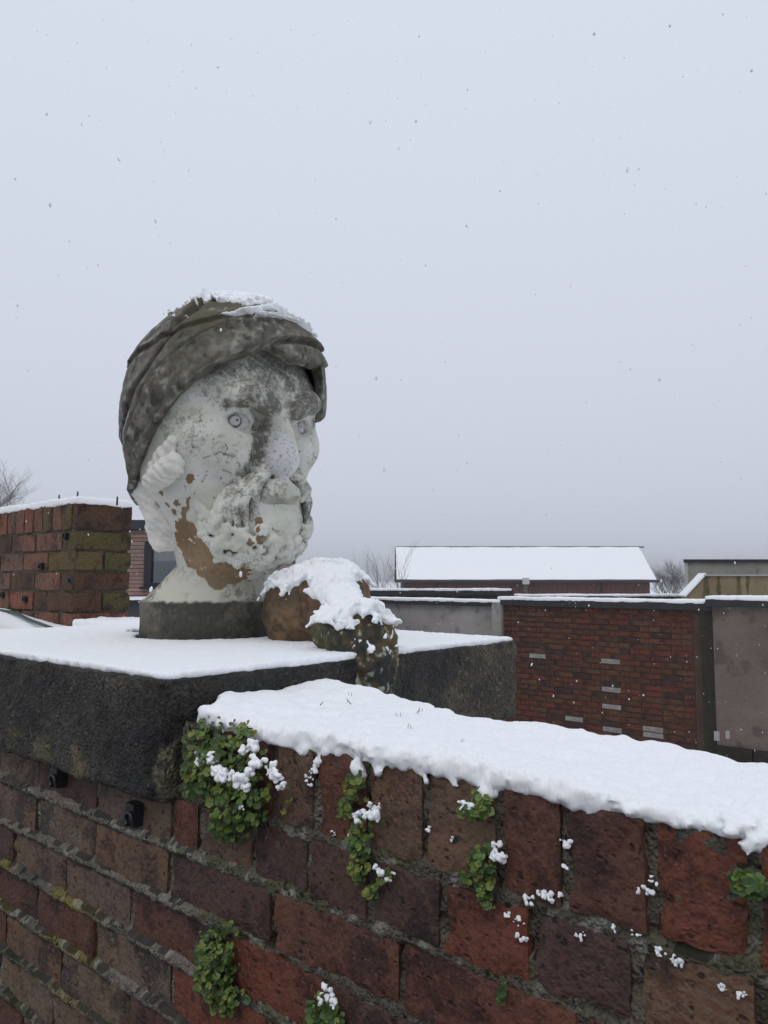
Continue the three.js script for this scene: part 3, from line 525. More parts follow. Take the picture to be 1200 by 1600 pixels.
{
  // clumps hang down where the vertical joints and plants hold them
  const drips = [];
  const rd = rngOf(21);
  for (const [u, v, r] of [[490, 1190, 0.011], [560, 1208, 0.013], [556, 1198, 0.014], [590, 1206, 0.010], [664, 1222, 0.012], [712, 1226, 0.009], [758, 1240, 0.012], [445, 1160, 0.014], [320, 1120, 0.016], [345, 1128, 0.016], [380, 1138, 0.016], [412, 1148, 0.015], [1160, 1322, 0.010]]) { const p = onZ(u, v, WZ + 0.004); drips.push([p.x, p.y, p.z, r]); }
  const f = (x, y, z) => {
    const n1 = fbm(x * 24, y * 30, z * 24, 3), n2 = fbm(x * 55, y * 55, z * 55, 3);
    const back = 0.245 + 0.085 * sst(0.42, 0.10, x) + n1 * 0.012, front = WZ + 0.006 + n1 * 0.011;
    const top = 1.414 + 0.010 * sst(0.22, 0.02, x) + fbm(x * 7, 4, z * 9, 3) * 0.010 - 0.006 * sst(0.5, 0.9, x), bot = 1.391 + fbm(x * 16, 9, 3, 4) * 0.010;
    const zc = (front - back) / 2, hz = (front + back) / 2;
    let d = sdBox(x - 0.86, y - (top + bot) / 2, z - zc, 0.88, (top - bot) / 2, hz, 0.013); d = smax(d, 0.046 * sst(-0.12, -0.04, z) - 0.012 - x + n1 * 0.01, 0.02);
    for (const q of drips) { const dx = x - q[0]; if (dx > 0.05 || dx < -0.05) continue; d = smin(d, Math.hypot(dx * 0.9, (y - q[1]) * 0.9, z - q[2] + 0.003) - q[3] * 0.50, 0.005); }
    return d + n2 * mix(0.0075, 0.0045, sst(1.405, 1.418, y)) + fbm(x * 130, y * 130, z * 130, 2) * 0.0045 * sst(-0.10, -0.035, z);
  };
  const s = mesh('snow', surf(f, [-0.05, 1.33, -0.37], [1.76, 1.46, 0.02], 0.0036, { uv: (x, y, z) => [x, z], lip: 1.4 }), snowMat);
  tag(s, 'thick snow on top of the low brick wall, hanging over its edge', 'snow', null, 'stuff');
  // snow caught on ledges, plants and rough brick of the wall face
  const bits = [];
  for (const [u, v, r, z, n] of [[330, 1185, 0.010, 0.03, 3], [345, 1205, 0.013, 0.035, 4], [392, 1165, 0.013, 0.025, 4], [398, 1195, 0.015, 0.035, 5], [372, 1215, 0.013, 0.04, 4], [350, 1212, 0.012, 0.04, 3], [425, 1205, 0.011, 0.03, 3], [437, 1222, 0.011, 0.03, 3], [308, 1188, 0.010, 0.025, 3], [380, 1232, 0.010, 0.04, 3], [375, 1262, 0.005, 0.04, 1], [575, 1270, 0.010, 0.022, 4], [560, 1278, 0.008, 0.02, 3], [585, 1262, 0.008, 0.022, 2], [590, 1360, 0.007, 0.012, 3], [605, 1375, 0.005, 0.01, 2], [520, 1302, 0.004, 0.003, 2], [545, 1308, 0.005, 0.003, 2], [728, 1258, 0.009, 0.015, 3], [775, 1330, 0.009, 0.015, 3], [770, 1340, 0.006, 0.015, 2], [822, 1405, 0.006, 0.003, 2], [862, 1400, 0.007, 0.003, 2], [845, 1398, 0.005, 0.003, 2], [705, 1312, 0.004, 0.002, 1], [668, 1296, 0.005, 0.002, 1], [960, 1450, 0.004, 0.003, 2], [1005, 1393, 0.006, 0.002, 2], [995, 1458, 0.004, 0.002, 2], [1030, 1490, 0.005, 0.003, 3], [1060, 1505, 0.005, 0.003, 3], [905, 1462, 0.004, 0.003, 3], [810, 1440, 0.005, 0.003, 3], [790, 1432, 0.004, 0.003, 2], [814, 1465, 0.005, 0.002, 1], [510, 1550, 0.009, 0.02, 3], [522, 1570, 0.007, 0.02, 2], [498, 1565, 0.006, 0.02, 2], [486, 1205, 0.007, 0.004, 2], [482, 1220, 0.006, 0.004, 1], [1052, 1500, 0.004, 0.002, 3], [1130, 1545, 0.004, 0.003, 3], [1160, 1555, 0.004, 0.003, 3], [612, 1365, 0.004, 0.004, 2], [884, 1318, 0.006, 0.004, 3], [884, 1355, 0.004, 0.004, 2], [1020, 1375, 0.004, 0.004, 2]])
    { const q = r * 0.85, c = onZ(u, v, WZ + z), L = []; for (let k = 0; k < n * 2 + 5; k++) { const g = () => rd() + rd() - 1; L.push([c.x + g() * q * 1.7, c.y + g() * q * 1.1, c.z + g() * q * 0.45 - 0.001, q * (0.16 + rd() * 0.34)]); } bits.push([c, q, L]); }
  const gs = bits.map(([c, r, L]) => surf((x, y, z) => { let d = 9; for (const l of L) d = smin(d, Math.hypot(x - l[0], y - l[1], z - l[2]) - l[3], r * 0.2); return d + fbm(x * 2.2 / r, y * 2.2 / r, z * 2.2 / r, 3) * r * 0.34; }, [c.x - r * 2.6, c.y - r * 2.4, c.z - r * 2], [c.x + r * 2.6, c.y + r * 2.4, c.z + r * 2], Math.max(0.0008, r * 0.10), { lip: 2.5 })).filter(g => g.attributes.position.count > 0);
  tag(mesh('snow', mergeGeometries(gs), snowPlain), 'small clumps of snow caught on the plants and face of the wall', 'snow', null, 'stuff');
  // dry grass tips poking through the snow on the wall top
  const tips = [];
  for (const [u, v] of [[545, 1085], [543, 1095], [547, 1098], [655, 1112], [660, 1110], [640, 1135], [625, 1118], [500, 1100], [720, 1160]]) for (let k = 0; k < 2; k++) { const p = onY(u, v, 1.419); tips.push(new THREE.CylinderGeometry(0.0002, 0.0005, 0.007, 4).rotateX((rd() - 0.5) * 1.6).rotateZ((rd() - 0.5) * 1.6).translate(p.x + (rd() - 0.5) * 0.008, p.y + 0.001, p.z + (rd() - 0.5) * 0.008)); }
  tag(mesh('grass', mergeGeometries(tips), M([0.06, 0.055, 0.035])), 'dead grass tips poking out of the snow on the low wall', 'grass', null, 'stuff');
}

// ---------------------------------------------------------------- stones on the slab
const grp = 'stones beside the stone head';
{
  const c1 = at(476, 958, 1.76), c2 = at(522, 945, 1.70), c3 = at(560, 1000, 1.475), c4 = at(574, 1052, 1.44), c5 = at(518, 985, 1.52);
  const f1 = (x, y, z) => { let d = sdE(x - c1.x, y - c1.y, z - c1.z, 0.088, 0.098, 0.088); d = smin(d, sdE(x - c2.x, y - c2.y, z - c2.z, 0.075, 0.080, 0.085), 0.03); return d + fbm(x * 11, y * 11, z * 11, 3) * 0.026 + fbm(x * 45, y * 45, z * 45, 4) * 0.008; };
  const f2 = (x, y, z) => { let d = sdE(x - c3.x, y - c3.y, z - c3.z, 0.062, 0.064, 0.064); d = smin(d, sdE(x - c4.x, y - c4.y, z - c4.z, 0.046, 0.066, 0.052), 0.03); d = smin(d, sdE(x - c5.x, y - c5.y + 0.006, z - c5.z, 0.034, 0.028, 0.038), 0.03); return d + fbm(x * 14, y * 14, z * 14 + 5, 3) * 0.020 + fbm(x * 60, y * 60, z * 60, 3) * 0.007; };
  const b1 = [[c1.x - 0.2, 1.44, c1.z - 0.25], [c1.x + 0.28, 1.70, c1.z + 0.2]], b2 = [[c3.x - 0.16, 1.30, c3.z - 0.16], [c3.x + 0.16, 1.60, c3.z + 0.16]];
  const stoneMat = M([1, 1, 1], { vertexColors: true, roughness: 0.8 });
  const col1 = (x, y, z) => { const n = fbm(x * 16, y * 16, z * 16, 4), m = fbm(x * 90, y * 90, z * 90, 3); let c = mix3([0.085, 0.050, 0.024], [0.150, 0.090, 0.044], sst(-0.3, 0.4, n + m * 0.5)); c = mix3(c, [0.035, 0.031, 0.024], sst(-0.05, 0.35, fbm(x * 9, y * 14, z * 9 + 3, 4) + m * 0.3) * 0.85); return c.map(q => q * (1 + m * 0.75)); };
  const col2 = (x, y, z) => { const n = fbm(x * 18, y * 18, z * 18, 4), m = fbm(x * 110, y * 110, z * 110, 3); let c = mix3([0.055, 0.042, 0.016], [0.095, 0.068, 0.022], sst(-0.3, 0.4, n)); c = mix3(c, [0.070, 0.072, 0.025], sst(0.0, 0.4, fbm(x * 10, y * 10, z * 10 + 8, 3)) * 0.8); c = mix3(c, [0.02, 0.02, 0.017], sst(0.05, 0.4, -n - m * 0.3)); const pale = m + n * 0.5 + sst(1.48, 1.42, y) * 0.22; return mix3(c, [0.30, 0.31, 0.25], sst(0.30, 0.46, pale) * 0.85).map(q => q * (1 + m * 0.4)); };
  const a = mesh('stone', surf(f1, ...b1, 0.0032, { color: col1 }), stoneMat); tag(a, 'rounded brown stone next to the pedestal on the slab', 'stone', grp);
  const b = mesh('stone', surf(f2, ...b2, 0.0028, { color: col2 }), stoneMat); tag(b, 'mossy lichen spotted stone hanging over the edge of the slab', 'stone', grp);
  const c = at(541, 911, 1.66), peb = surf((x, y, z) => sdE(x - c.x, y - c.y, z - c.z, 0.014, 0.010, 0.014) + fbm(x * 60, y * 60, z * 60, 2) * 0.003, [c.x - 0.03, c.y - 0.03, c.z - 0.03], [c.x + 0.03, c.y + 0.03, c.z + 0.03], 0.002, { color: col1 });
  tag(mesh('stone', peb, stoneMat), 'small brown knob of stone showing through the snow on the brown stone', 'stone', grp);
  const cover = (f, x, y, z, lim) => { const d = f(x, y, z); if (d > 0.06 || d < -0.03) return d > 0 ? Math.max(d, 0.03) : d; const e = 0.012, gy = (f(x, y + e, z) - f(x, y - e, z)) / (2 * e), m = sst(lim, lim + 0.26, gy + fbm(x * 26, y * 26, z * 26, 3) * 0.42 + fbm(x * 90, y * 90, z * 90, 2) * 0.22); return d - m * 0.018 + (m < 0.1 ? 0.010 : 0) + fbm(x * 60, y * 60, z * 60, 3) * 0.006 + fbm(x * 150, y * 150, z * 150, 2) * 0.003; };
  const bank = (x, y, z) => { const p0 = [c2.x + 0.02, c2.y + 0.045, c2.z + 0.03], p1 = [c3.x - 0.01, c3.y + 0.035, c3.z - 0.01]; return sdCap(x, y, z, p0, p1, 0.046, 0.028) + fbm(x * 28, y * 28, z * 28, 3) * 0.020 + fbm(x * 80, y * 80, z * 80, 3) * 0.008; };
  const all = (x, y, z) => Math.min(cover(f1, x, y, z, 0.46), cover(f2, x, y, z, 0.50), bank(x, y, z));
  const s = mesh('snow', surf(all, [c1.x - 0.2, 1.42, c1.z - 0.25], [c3.x + 0.12, 1.72, c3.z + 0.14], 0.0034, { uv: (x, y, z) => [x, z], lip: 1.6 }), snowMat);
  tag(s, 'lumpy snow heaped over the two stones beside the head', 'snow', null, 'stuff');
}

// ---------------------------------------------------------------- taller brick wall behind the slab
const TW = { x: -1.80, z0: -1.005, z1: -0.775, top: 1.893 };
{
  const w = thing('brick_wall', 'taller red brick wall end with mossy bricks and upright coping course', 'brick wall');
  const rnd = rngOf(9), tall = 0.0775; let s = 600;
  const mossy = [M([0.085, 0.070, 0.026], { map: brickMap, bumpMap: brickBump, bumpScale: 0.006 }), M([0.110, 0.080, 0.032], { map: brickMap, bumpMap: brickBump, bumpScale: 0.006 }), M([0.085, 0.045, 0.026], { map: brickMap, bumpMap: brickBump, bumpScale: 0.006 })];
  const redder = [M([0.200, 0.082, 0.050], { map: brickMap, bumpMap: brickBump, bumpScale: 0.005 }), M([0.165, 0.082, 0.055], { map: brickMap, bumpMap: brickBump, bumpScale: 0.005 }), M([0.150, 0.088, 0.062], { map: brickMap, bumpMap: brickBump, bumpScale: 0.005 })];
  const put = (x0, x1, y0, y1, z0, z1, mat) => { const b = mesh('brick', roughBox(x1 - x0, y1 - y0, z1 - z0, Math.max(2, Math.round((x1 - x0) / 0.03)), 3, Math.max(2, Math.round((z1 - z0) / 0.03)), 0.006, 0.004, 30, s++), mat, w); b.position.set((x0 + x1) / 2, (y0 + y1) / 2, (z0 + z1) / 2 + (rnd() - 0.5) * 0.004); };
  const yb = TW.top - 0.108;
  for (let x = TW.x, k = 0; x > -4.0; k++) { const wd = k === 0 ? 0.036 : 0.066 + rnd() * 0.012; put(x - wd, x, yb + 0.004, TW.top, TW.z0, TW.z1, k === 0 ? mossy[2] : k < 5 ? (rnd() < 0.5 ? mossy[1] : redder[1]) : redder[Math.floor(rnd() * 3)]); x -= wd + 0.006; }
  for (let r = 0; r < 9; r++) {
    const y1 = yb - r * tall - 0.003, y0 = y1 - tall + 0.007; let x = TW.x - [0.005, 0, 0.006, 0.002][r % 4];
    const endStretch = r % 2 === 0;      // the end face shows one long or two short bricks
    const first = endStretch ? 0.102 : 0.215;
    if (endStretch) put(x - first, x, y0, y1, TW.z0, TW.z1, r === 2 ? mossy[2] : r === 4 ? redder[0] : mossy[r % 3]);
    else { put(x - first, x, y0, y1, TW.z0, TW.z0 + 0.111, mossy[(r + 1) % 2]); put(x - first, x, y0, y1, TW.z1 - 0.111, TW.z1, r === 1 ? mossy[1] : mossy[2]); }
    x -= first + 0.009;
    while (x > -4.0) { const l = rnd() < 0.35 ? 0.104 : 0.215; put(x - l, x, y0, y1, TW.z1 - 0.105, TW.z1, rnd() < 0.2 ? mossy[2] : redder[Math.floor(rnd() * 3)]); x -= l + 0.009; }
  }
  mesh('mortar', boxUV(box(-4.0, TW.x - 0.012, 0.2, TW.top - 0.012, TW.z0 + 0.008, TW.z1 - 0.007)), M([0.11, 0.09, 0.065], { map: mortarMap, bumpMap: grainBump, bumpScale: 0.008 }), w);
  mesh('footing', boxUV(box(-4.0, TW.x - 0.02, -0.62, 0.2, TW.z0 + 0.01, TW.z1 - 0.01)), brickMats[1], w);
  // lower length of the same wall that runs on to the pier
  for (let r = 0; r < 3; r++) for (let k = 0; k < 3; k++) put(-1.80 + k * 0.20 + 0.004, -1.80 + (k + 1) * 0.20 - 0.005, 1.415 - (r + 1) * 0.077, 1.415 - r * 0.077 - 0.009, TW.z1 - 0.105, TW.z1, mossy[(k + r) % 3]);
  mesh('mortar', boxUV(box(-1.80, -1.2, -0.62, 1.412, TW.z0 + 0.01, TW.z1 - 0.008)), M([0.11, 0.09, 0.065], { map: mortarMap }), w);
  // wire vines eyes: black plastic clips pushed into the joints
  for (const [u, v, where] of [[103, 838, 'high up, just under the upright coping bricks'], [112, 908, 'beside the mossy corner, halfway up'], [65, 885, 'along the middle courses, with snow next to it'], [40, 936, 'low down above the green hose'], [4, 930, 'farthest along from the mossy corner']]) {
    const p = onZ(u, v, TW.z1 + 0.006), c = thing('wall_clip', `black clip on the taller wall ${where}`, 'clip', 'black clips on the taller wall');
    c.position.copy(p); mesh('clip_body', roughBox(0.022, 0.028, 0.018, 3, 3, 3, 0.006, 0.003, 60, s++), blackPlastic, c); mesh('hook', new THREE.TorusGeometry(0.010, 0.0035, 6, 12, 4.2).translate(0.006, 0.004, 0.012), blackPlastic, c);
  }
  for (const [u, v0, v1, where] of [[92, 775, 786, 'set back from the corner'], [121, 770, 783, 'at the corner, the tallest of them'], [183, 778, 784, 'above the mossy end face, the shortest']]) {
    const a = onZ(u, v1, -0.90), b = onZ(u, v0, -0.90), n = thing('metal_spike', `thin metal spike on the taller wall, ${where}`, 'spike', 'spikes on the taller wall');
    n.position.set(a.x, TW.top - 0.01, a.z); const h = Math.max(0.02, b.y - TW.top + 0.01); mesh('shaft', new THREE.CylinderGeometry(0.0035, 0.0045, h, 6).translate(0, h / 2, 0), blackPlastic, n); mesh('tip', new THREE.ConeGeometry(0.0045, 0.008, 6).translate(0, h + 0.004, 0), blackPlastic, n);
  }
  const sf = (x, y, z) => sdBox(x + 2.9, y - (TW.top + 0.006), z + 0.89, 1.105 + fbm(x * 30, 1, z * 30, 2) * 0.004, 0.014 + fbm(x * 8, 2, z * 8, 3) * 0.004, 0.118 + fbm(x * 22, 4, 2, 3) * 0.008, 0.009) + fbm(x * 60, y * 60, z * 60, 2) * 0.003;
  tag(mesh('snow', surf(sf, [-3.3, TW.top - 0.03, -1.05], [-1.76, TW.top + 0.05, -0.73], 0.005, { lip: 1.5 }), snowPlain), 'thin snow along the top of the taller brick wall', 'snow', null, 'stuff');
  const st = (x, y, z) => Math.min(sdBox(x + 1.5, y - 1.428 - fbm(x * 7, 1, z * 9, 2) * 0.006 , z + 0.89, 0.30, 0.022, 0.118 + fbm(x * 25, 2, 2, 2) * 0.01, 0.014), sdE(x + 1.74, y - 1.43, z + 0.86, 0.06, 0.028, 0.08)) + fbm(x * 50, y * 50, z * 50, 3) * 0.005;
  tag(mesh('snow', surf(st, [-1.86, 1.38, -1.06], [-1.15, 1.49, -0.72], 0.005, { lip: 1.5 }), snowPlain), 'small snow drift at the foot of the mossy end of the taller wall', 'snow', null, 'stuff');
  // snow drift between slab and wall, with a green hose in it
  const dr = (x, y, z) => { const h = 1.392 + 0.055 * sst(-1.75, -2.5, x) + 0.03 * sst(-0.66, -0.765, z) + fbm(x * 6, 1, z * 6, 3) * 0.010; return Math.max(sdBox(x + 2.3, y - 1.33, z + 0.52, 1.08, 0.2, 0.26, 0.02), (y - h) * 0.9); };
  tag(mesh('snow', surf(dr, [-3.4, 1.24, -0.79], [-1.2, 1.50, -0.24], 0.008, { lip: 1.5 }), snowPlain), 'snow drift between the slab and the foot of the taller wall', 'snow', null, 'stuff');
  const curve = new THREE.CatmullRomCurve3([onZ(-60, 950, -0.745), onZ(0, 954, -0.742), onZ(24, 958, -0.735), onZ(45, 968, -0.72), onZ(66, 976, -0.70), onZ(84, 983, -0.67), onZ(110, 1000, -0.62)]);
  tag(mesh('garden_hose', new THREE.TubeGeometry(curve, 60, 0.0065, 8), M([0.012, 0.045, 0.036], { roughness: 0.5 })), 'dark green garden hose half buried in the snow drift', 'hose');
}

// ---------------------------------------------------------------- clips under the slab
for (const [u, v, label] of [[91, 1214, 'black plastic clip with a spout, under the slab beside a dark gap'], [210, 1272, 'square black plastic clip under the chipped slab corner']]) {
  const p = onZ(u, v, -0.020), c = thing('wall_clip', label, 'clip'); c.position.copy(p);
  mesh('clip_body', roughBox(0.026, 0.036, 0.02, 3, 3, 3, 0.004, 0.001, 60, 91), blackPlastic, c); mesh('hook', new THREE.TorusGeometry(0.009, 0.003, 6, 14, 4.4).translate(0.004, -0.004, 0.012), blackPlastic, c);
}

// ---------------------------------------------------------------- plants growing out of the wall
{
  const leafMat = M([1, 1, 1], { vertexColors: true, roughness: 0.55, side: THREE.DoubleSide }), stemMat = M([0.05, 0.035, 0.02]), rnd = rngOf(314);
  function leaf(r, lobes) { // scalloped round leaf with a notch at the stalk
    const P = [0, 0, 0], n = lobes * 4, idx = []; for (let i = 0; i <= n; i++) { const a = 0.35 + (i / n) * (6.283 - 0.7), q = r * (0.86 + 0.14 * Math.abs(Math.sin(i / n * Math.PI * lobes))); P.push(q * Math.sin(a), -q * Math.cos(a), r * 0.22 * (q / r) ** 2); if (i) idx.push(0, i, i + 1); }
    const g = new THREE.BufferGeometry(); g.setAttribute('position', new THREE.Float32BufferAttribute(P, 3)); g.setIndex(idx); return g.toNonIndexed();
  }
  const kinds = [leaf(1, 5), leaf(1, 4), leaf(1, 3)];
  function plant(label, blobs, n, size, bright) {
    const t = thing('wall_plant', label, 'plant', 'plants growing in the wall joints'), leaves = [], stems = [];
    const c0 = onZ(blobs[0][0], blobs[0][1], WZ); t.position.copy(c0);
    const tot = blobs.reduce((s, b) => s + b[2] * b[3], 0);
    for (const [u, v, ru, rv, depth] of blobs) {
      const k = Math.round(n * ru * rv / tot);
      for (let i = 0; i < k; i++) {
        const a = rnd() * 6.28, q = Math.sqrt(rnd()) * (rnd() < 0.16 ? 1.35 : 0.95), p = onZ(u + Math.cos(a) * q * ru, v + Math.sin(a) * q * rv, WZ).sub(c0); p.z += 0.004 + (0.25 + 0.75 * rnd()) * depth * Math.sqrt(Math.max(0.05, 1 - q * q * 0.9));
        const g = kinds[Math.floor(rnd() * 3)].clone(), s = size * (0.35 + rnd() * 0.75);
        g.scale(s, s, s); g.rotateZ(rnd() * 6.28); g.rotateX(-0.35 + (rnd() - 0.65) * 1.3); g.rotateY(0.25 + (rnd() - 0.5) * 1.5); g.translate(p.x, p.y, p.z);
        const tone = rnd(), c = mix3(mix3([0.026, 0.058, 0.010], [0.105, 0.185, 0.024], tone * tone), [0.18, 0.20, 0.03], rnd() < bright ? 0.7 : 0), cc = new Float32Array(g.attributes.position.count * 3); for (let m = 0; m < cc.length; m += 3) cc.set(c, m); g.setAttribute('color', new THREE.BufferAttribute(cc, 3)); g.computeVertexNormals(); leaves.push(g);
        if (i % 3 === 0) { const e = onZ(u + (rnd() - 0.5) * ru, v - rv * 0.5 * rnd(), WZ - 0.004).sub(c0); stems.push(new THREE.TubeGeometry(new THREE.QuadraticBezierCurve3(e, e.clone().lerp(p, 0.5).add(V(0, 0.006, 0.008)), p), 4, 0.0006, 4)); }
      }
    }
    const L = mesh('leaves', mergeGeometries(leaves), leafMat, t); L.userData.kind = 'stuff'; const S = mesh('stems', mergeGeometries(stems), stemMat, t); S.userData.kind = 'stuff';
  }
  plant('largest leafy green plant, dusted with snow, next to the slab corner', [[365, 1200, 50, 55, 0.035], [395, 1245, 48, 48, 0.045], [335, 1165, 30, 38, 0.03], [325, 1205, 26, 40, 0.03], [375, 1285, 32, 28, 0.03], [395, 1140, 14, 12, 0.02]], 900, 0.0060, 0.25);
  plant('straggling plant trailing down the wall in the first joints past the leafy clump', [[565, 1225, 18, 22, 0.02], [556, 1262, 16, 20, 0.02], [568, 1310, 15, 28, 0.016], [570, 1350, 15, 26, 0.016], [588, 1385, 12, 14, 0.012], [598, 1285, 7, 8, 0.016], [613, 1362, 7, 9, 0.01]], 170, 0.0054, 0.35);
  plant('narrow plant hanging below the snow in the middle of the low wall', [[760, 1258, 16, 22, 0.018], [742, 1262, 14, 14, 0.016], [765, 1340, 22, 24, 0.018], [745, 1368, 16, 12, 0.014], [768, 1388, 12, 24, 0.012]], 190, 0.0048, 0.3);
  plant('round bright green cushion of small leaves low on the wall', [[352, 1480, 28, 34, 0.035], [350, 1520, 26, 36, 0.035], [362, 1555, 24, 24, 0.025]], 520, 0.0048, 0.2);
  plant('small green plant with snow on it in a low joint', [[510, 1572, 22, 24, 0.02], [520, 1596, 24, 22, 0.02]], 130, 0.0056, 0.1);
  plant('small round leafed plant under the snow edge at the bright red brick', [[1166, 1372, 17, 13, 0.016], [1182, 1378, 15, 14, 0.016]], 80, 0.0056, 0.1);
  plant('tiny green seedling in a low joint of the wall', [[792, 1546, 7, 13, 0.01]], 16, 0.005, 0.2);
}

// ---------------------------------------------------------------- yard walls beyond
const wallSnow = (name, x0, x1, y, z0, z1, label, turn, seed) => {
  const f = (x, yy, z) => sdBox(x, yy - 0.016, z, (x1 - x0) / 2 + 0.01, 0.026 + fbm(x * 3, seed, z * 3, 3) * 0.012, (z1 - z0) / 2 + 0.008 + fbm(x * 9, seed + 4, 1, 3) * 0.02, 0.016) + fbm(x * 22, yy * 22, z * 22 + seed, 2) * 0.006;
  const m = mesh('snow', surf(f, [-(x1 - x0) / 2 - 0.05, -0.04, -(z1 - z0) / 2 - 0.06], [(x1 - x0) / 2 + 0.05, 0.09, (z1 - z0) / 2 + 0.06], 0.018, { lip: 1.5 }), snowPlain);
  m.position.set((x0 + x1) / 2, y, (z0 + z1) / 2); if (turn) m.rotation.y = turn; return tag(m, label, 'snow', null, 'stuff');
};
const YZ = -9.3;
{
  const copingMat = M([0.030, 0.030, 0.032], { map: mortarMap, roughness: 0.8 });
  const x0 = onZ(786, 945, YZ).x, x1 = onZ(1096, 950, YZ).x, top = 1.255;
  const w = thing('yard_wall', 'far red brick yard wall with dark coping and a few pale bricks', 'brick wall'), rnd = rngOf(40);
  mesh('mortar', boxUV(box(x0, x1, -0.62, top, YZ - 0.22, YZ - 0.012)), M([0.085, 0.055, 0.040], { map: mortarMap }), w);
  const cols = [[0.110, 0.034, 0.020], [0.095, 0.036, 0.021], [0.128, 0.036, 0.019], [0.080, 0.033, 0.022], [0.102, 0.046, 0.024], [0.055, 0.029, 0.023], [0.115, 0.052, 0.026]].map(c => M(c, { map: brickMap, bumpMap: brickBump, bumpScale: 0.006 }));
  const pale = M([0.32, 0.30, 0.28], { map: mortarMap }), course = 0.0755, L = 0.280;
  const gFull = [0, 1, 2].map(k => roughBox(L - 0.010, course - 0.010, 0.09, 2, 1, 1, 0.006, 0.004, 20, 900 + k)), gHalf = [0, 1].map(k => roughBox(L / 2 - 0.010, course - 0.010, 0.09, 2, 1, 1, 0.006, 0.004, 20, 920 + k));
  const whites = [[840, 1024], [943, 1029], [948, 1078], [964, 1079], [947, 1106], [890, 1122], [971, 1145], [1015, 1138], [1031, 1149]].map(([u, v]) => onZ(u, v, YZ));
  let n = 0;
  for (let r = 0; r < 24; r++) {
    const y = top - 0.045 - (r + 0.5) * course; let x = x0 + 0.006; let half = r % 2 === 1;
    while (x < x1 - 0.07) {
      let len = half || x + L > x1 ? L / 2 : L; half = rnd() < 0.06; if (x + len > x1 + 0.02) break;
      const cx = x + len / 2, isW = whites.some(p => Math.abs(p.y - y) < course * 0.5 && Math.abs(p.x - cx) < len * 0.5);
      const b = mesh('brick', len === L ? gFull[n % 3] : gHalf[n % 2], isW ? pale : r < 4 && x < x0 + 1.0 ? cols[[4, 6, 4, 3][n % 4]] : cols[Math.floor(rnd() * cols.length)], w);
      b.position.set(cx, y, YZ - 0.045 + (rnd() - 0.5) * 0.008); x += len; n++;
    }
  }
  mesh('coping', boxUV(box(x0 - 0.06, x1 + 0.05, top - 0.045, top + 0.045, YZ - 0.27, YZ + 0.05)), copingMat, w);
  wallSnow('snow', x0 - 0.06, x1 + 0.06, top + 0.046, YZ - 0.27, YZ + 0.05, 'long strip of snow on the coping of the far brick yard wall', 0, 1);
  // mossy pilaster at its right end
  const xp = onZ(1112, 950, YZ + 0.1).x, pil = thing('wall_pilaster', 'dark mossy pilaster where the brick yard wall meets the rendered wall', 'pilaster');
  mesh('shaft', boxUV(box(x1 + 0.002, xp, -0.62, top - 0.05, YZ - 0.2, YZ + 0.07)), M([0.040, 0.040, 0.022], { map: renderMap, bumpMap: grainBump, bumpScale: 0.02 }), pil);
  mesh('cap', boxUV(box(x1 + 0.052, xp + 0.004, top - 0.048, top + 0.03, YZ - 0.23, YZ + 0.09)), copingMat, pil);
  // rendered wall to the right
  const rw = thing('rendered_wall', 'brown grey cracked rendered yard wall above a stone footing', 'wall'), xr = onZ(1290, 940, YZ + 0.1).x + 1.5, t2 = 1.325;
  mesh('render', boxUV(box(xp + 0.006, xr, -0.40, t2 - 0.06, YZ - 0.2, YZ + 0.1), 2), M([0.205, 0.165, 0.142], { map: renderMap, bumpMap: grainBump, bumpScale: 0.015 }), rw);
  mesh('coping', boxUV(box(xp - 0.05, xr, t2 - 0.06, t2 + 0.03, YZ - 0.26, YZ + 0.17)), copingMat, rw);
  for (let k = 0, x = xp; x < xr; k++) { const l = 0.28 + rnd() * 0.2; const b = mesh('stone_block', roughBox(l - 0.02, 0.2, 0.14, 3, 2, 2, 0.02, 0.012, 9, 700 + k), M([[0.06, 0.055, 0.035], [0.075, 0.065, 0.05], [0.05, 0.045, 0.035]][k % 3], { map: slabMap }), rw); b.position.set(x + l / 2, -0.50, YZ + 0.09); x += l; }
  for (const [u, v, pw, ph] of [[1120, 1150, 8, 14], [1137, 1148, 6, 12]]) { const p = onZ(u, v, YZ + 0.104); mesh('paint_patch', boxUV(box(p.x - pw * 0.004, p.x + pw * 0.004, p.y - ph * 0.004, p.y + ph * 0.004, YZ + 0.1005, YZ + 0.106)), M([0.33, 0.31, 0.29]), rw); }
  wallSnow('snow', xp - 0.05, xr, t2 + 0.031, YZ - 0.26, YZ + 0.17, 'strip of snow on the coping of the rendered yard wall', 0, 2);
  // pale rendered wall to the left, lower
  const pw = thing('pale_wall', 'low pale grey rendered wall with a narrow pier at its end', 'wall'), xa = onZ(500, 945, YZ).x, xb = x0 - 0.008, t3 = 1.215;
  mesh('render', boxUV(box(xa, xb - 0.16, -0.62, t3 - 0.03, YZ - 0.2, YZ - 0.002), 2), M([0.40, 0.385, 0.375], { map: renderMap }), pw);
  mesh('pier', boxUV(box(xb - 0.155, xb, -0.62, t3 + 0.02, YZ - 0.2, YZ + 0.06), 2), M([0.42, 0.42, 0.395], { map: renderMap }), pw);
  mesh('coping', boxUV(box(xa, xb - 0.16, t3 - 0.03, t3 + 0.035, YZ - 0.26, YZ + 0.07)), copingMat, pw);
  wallSnow('snow', xa, xb - 0.02, t3 + 0.036, YZ - 0.26, YZ + 0.07, 'strip of snow on the low pale rendered wall', 0, 3);
  // second row of walls behind
  const p1 = at(540, 921, 16), p2 = at(797, 924, 16), p3 = at(806, 930, 16.2), p4 = at(1085, 932.5, 16.2);
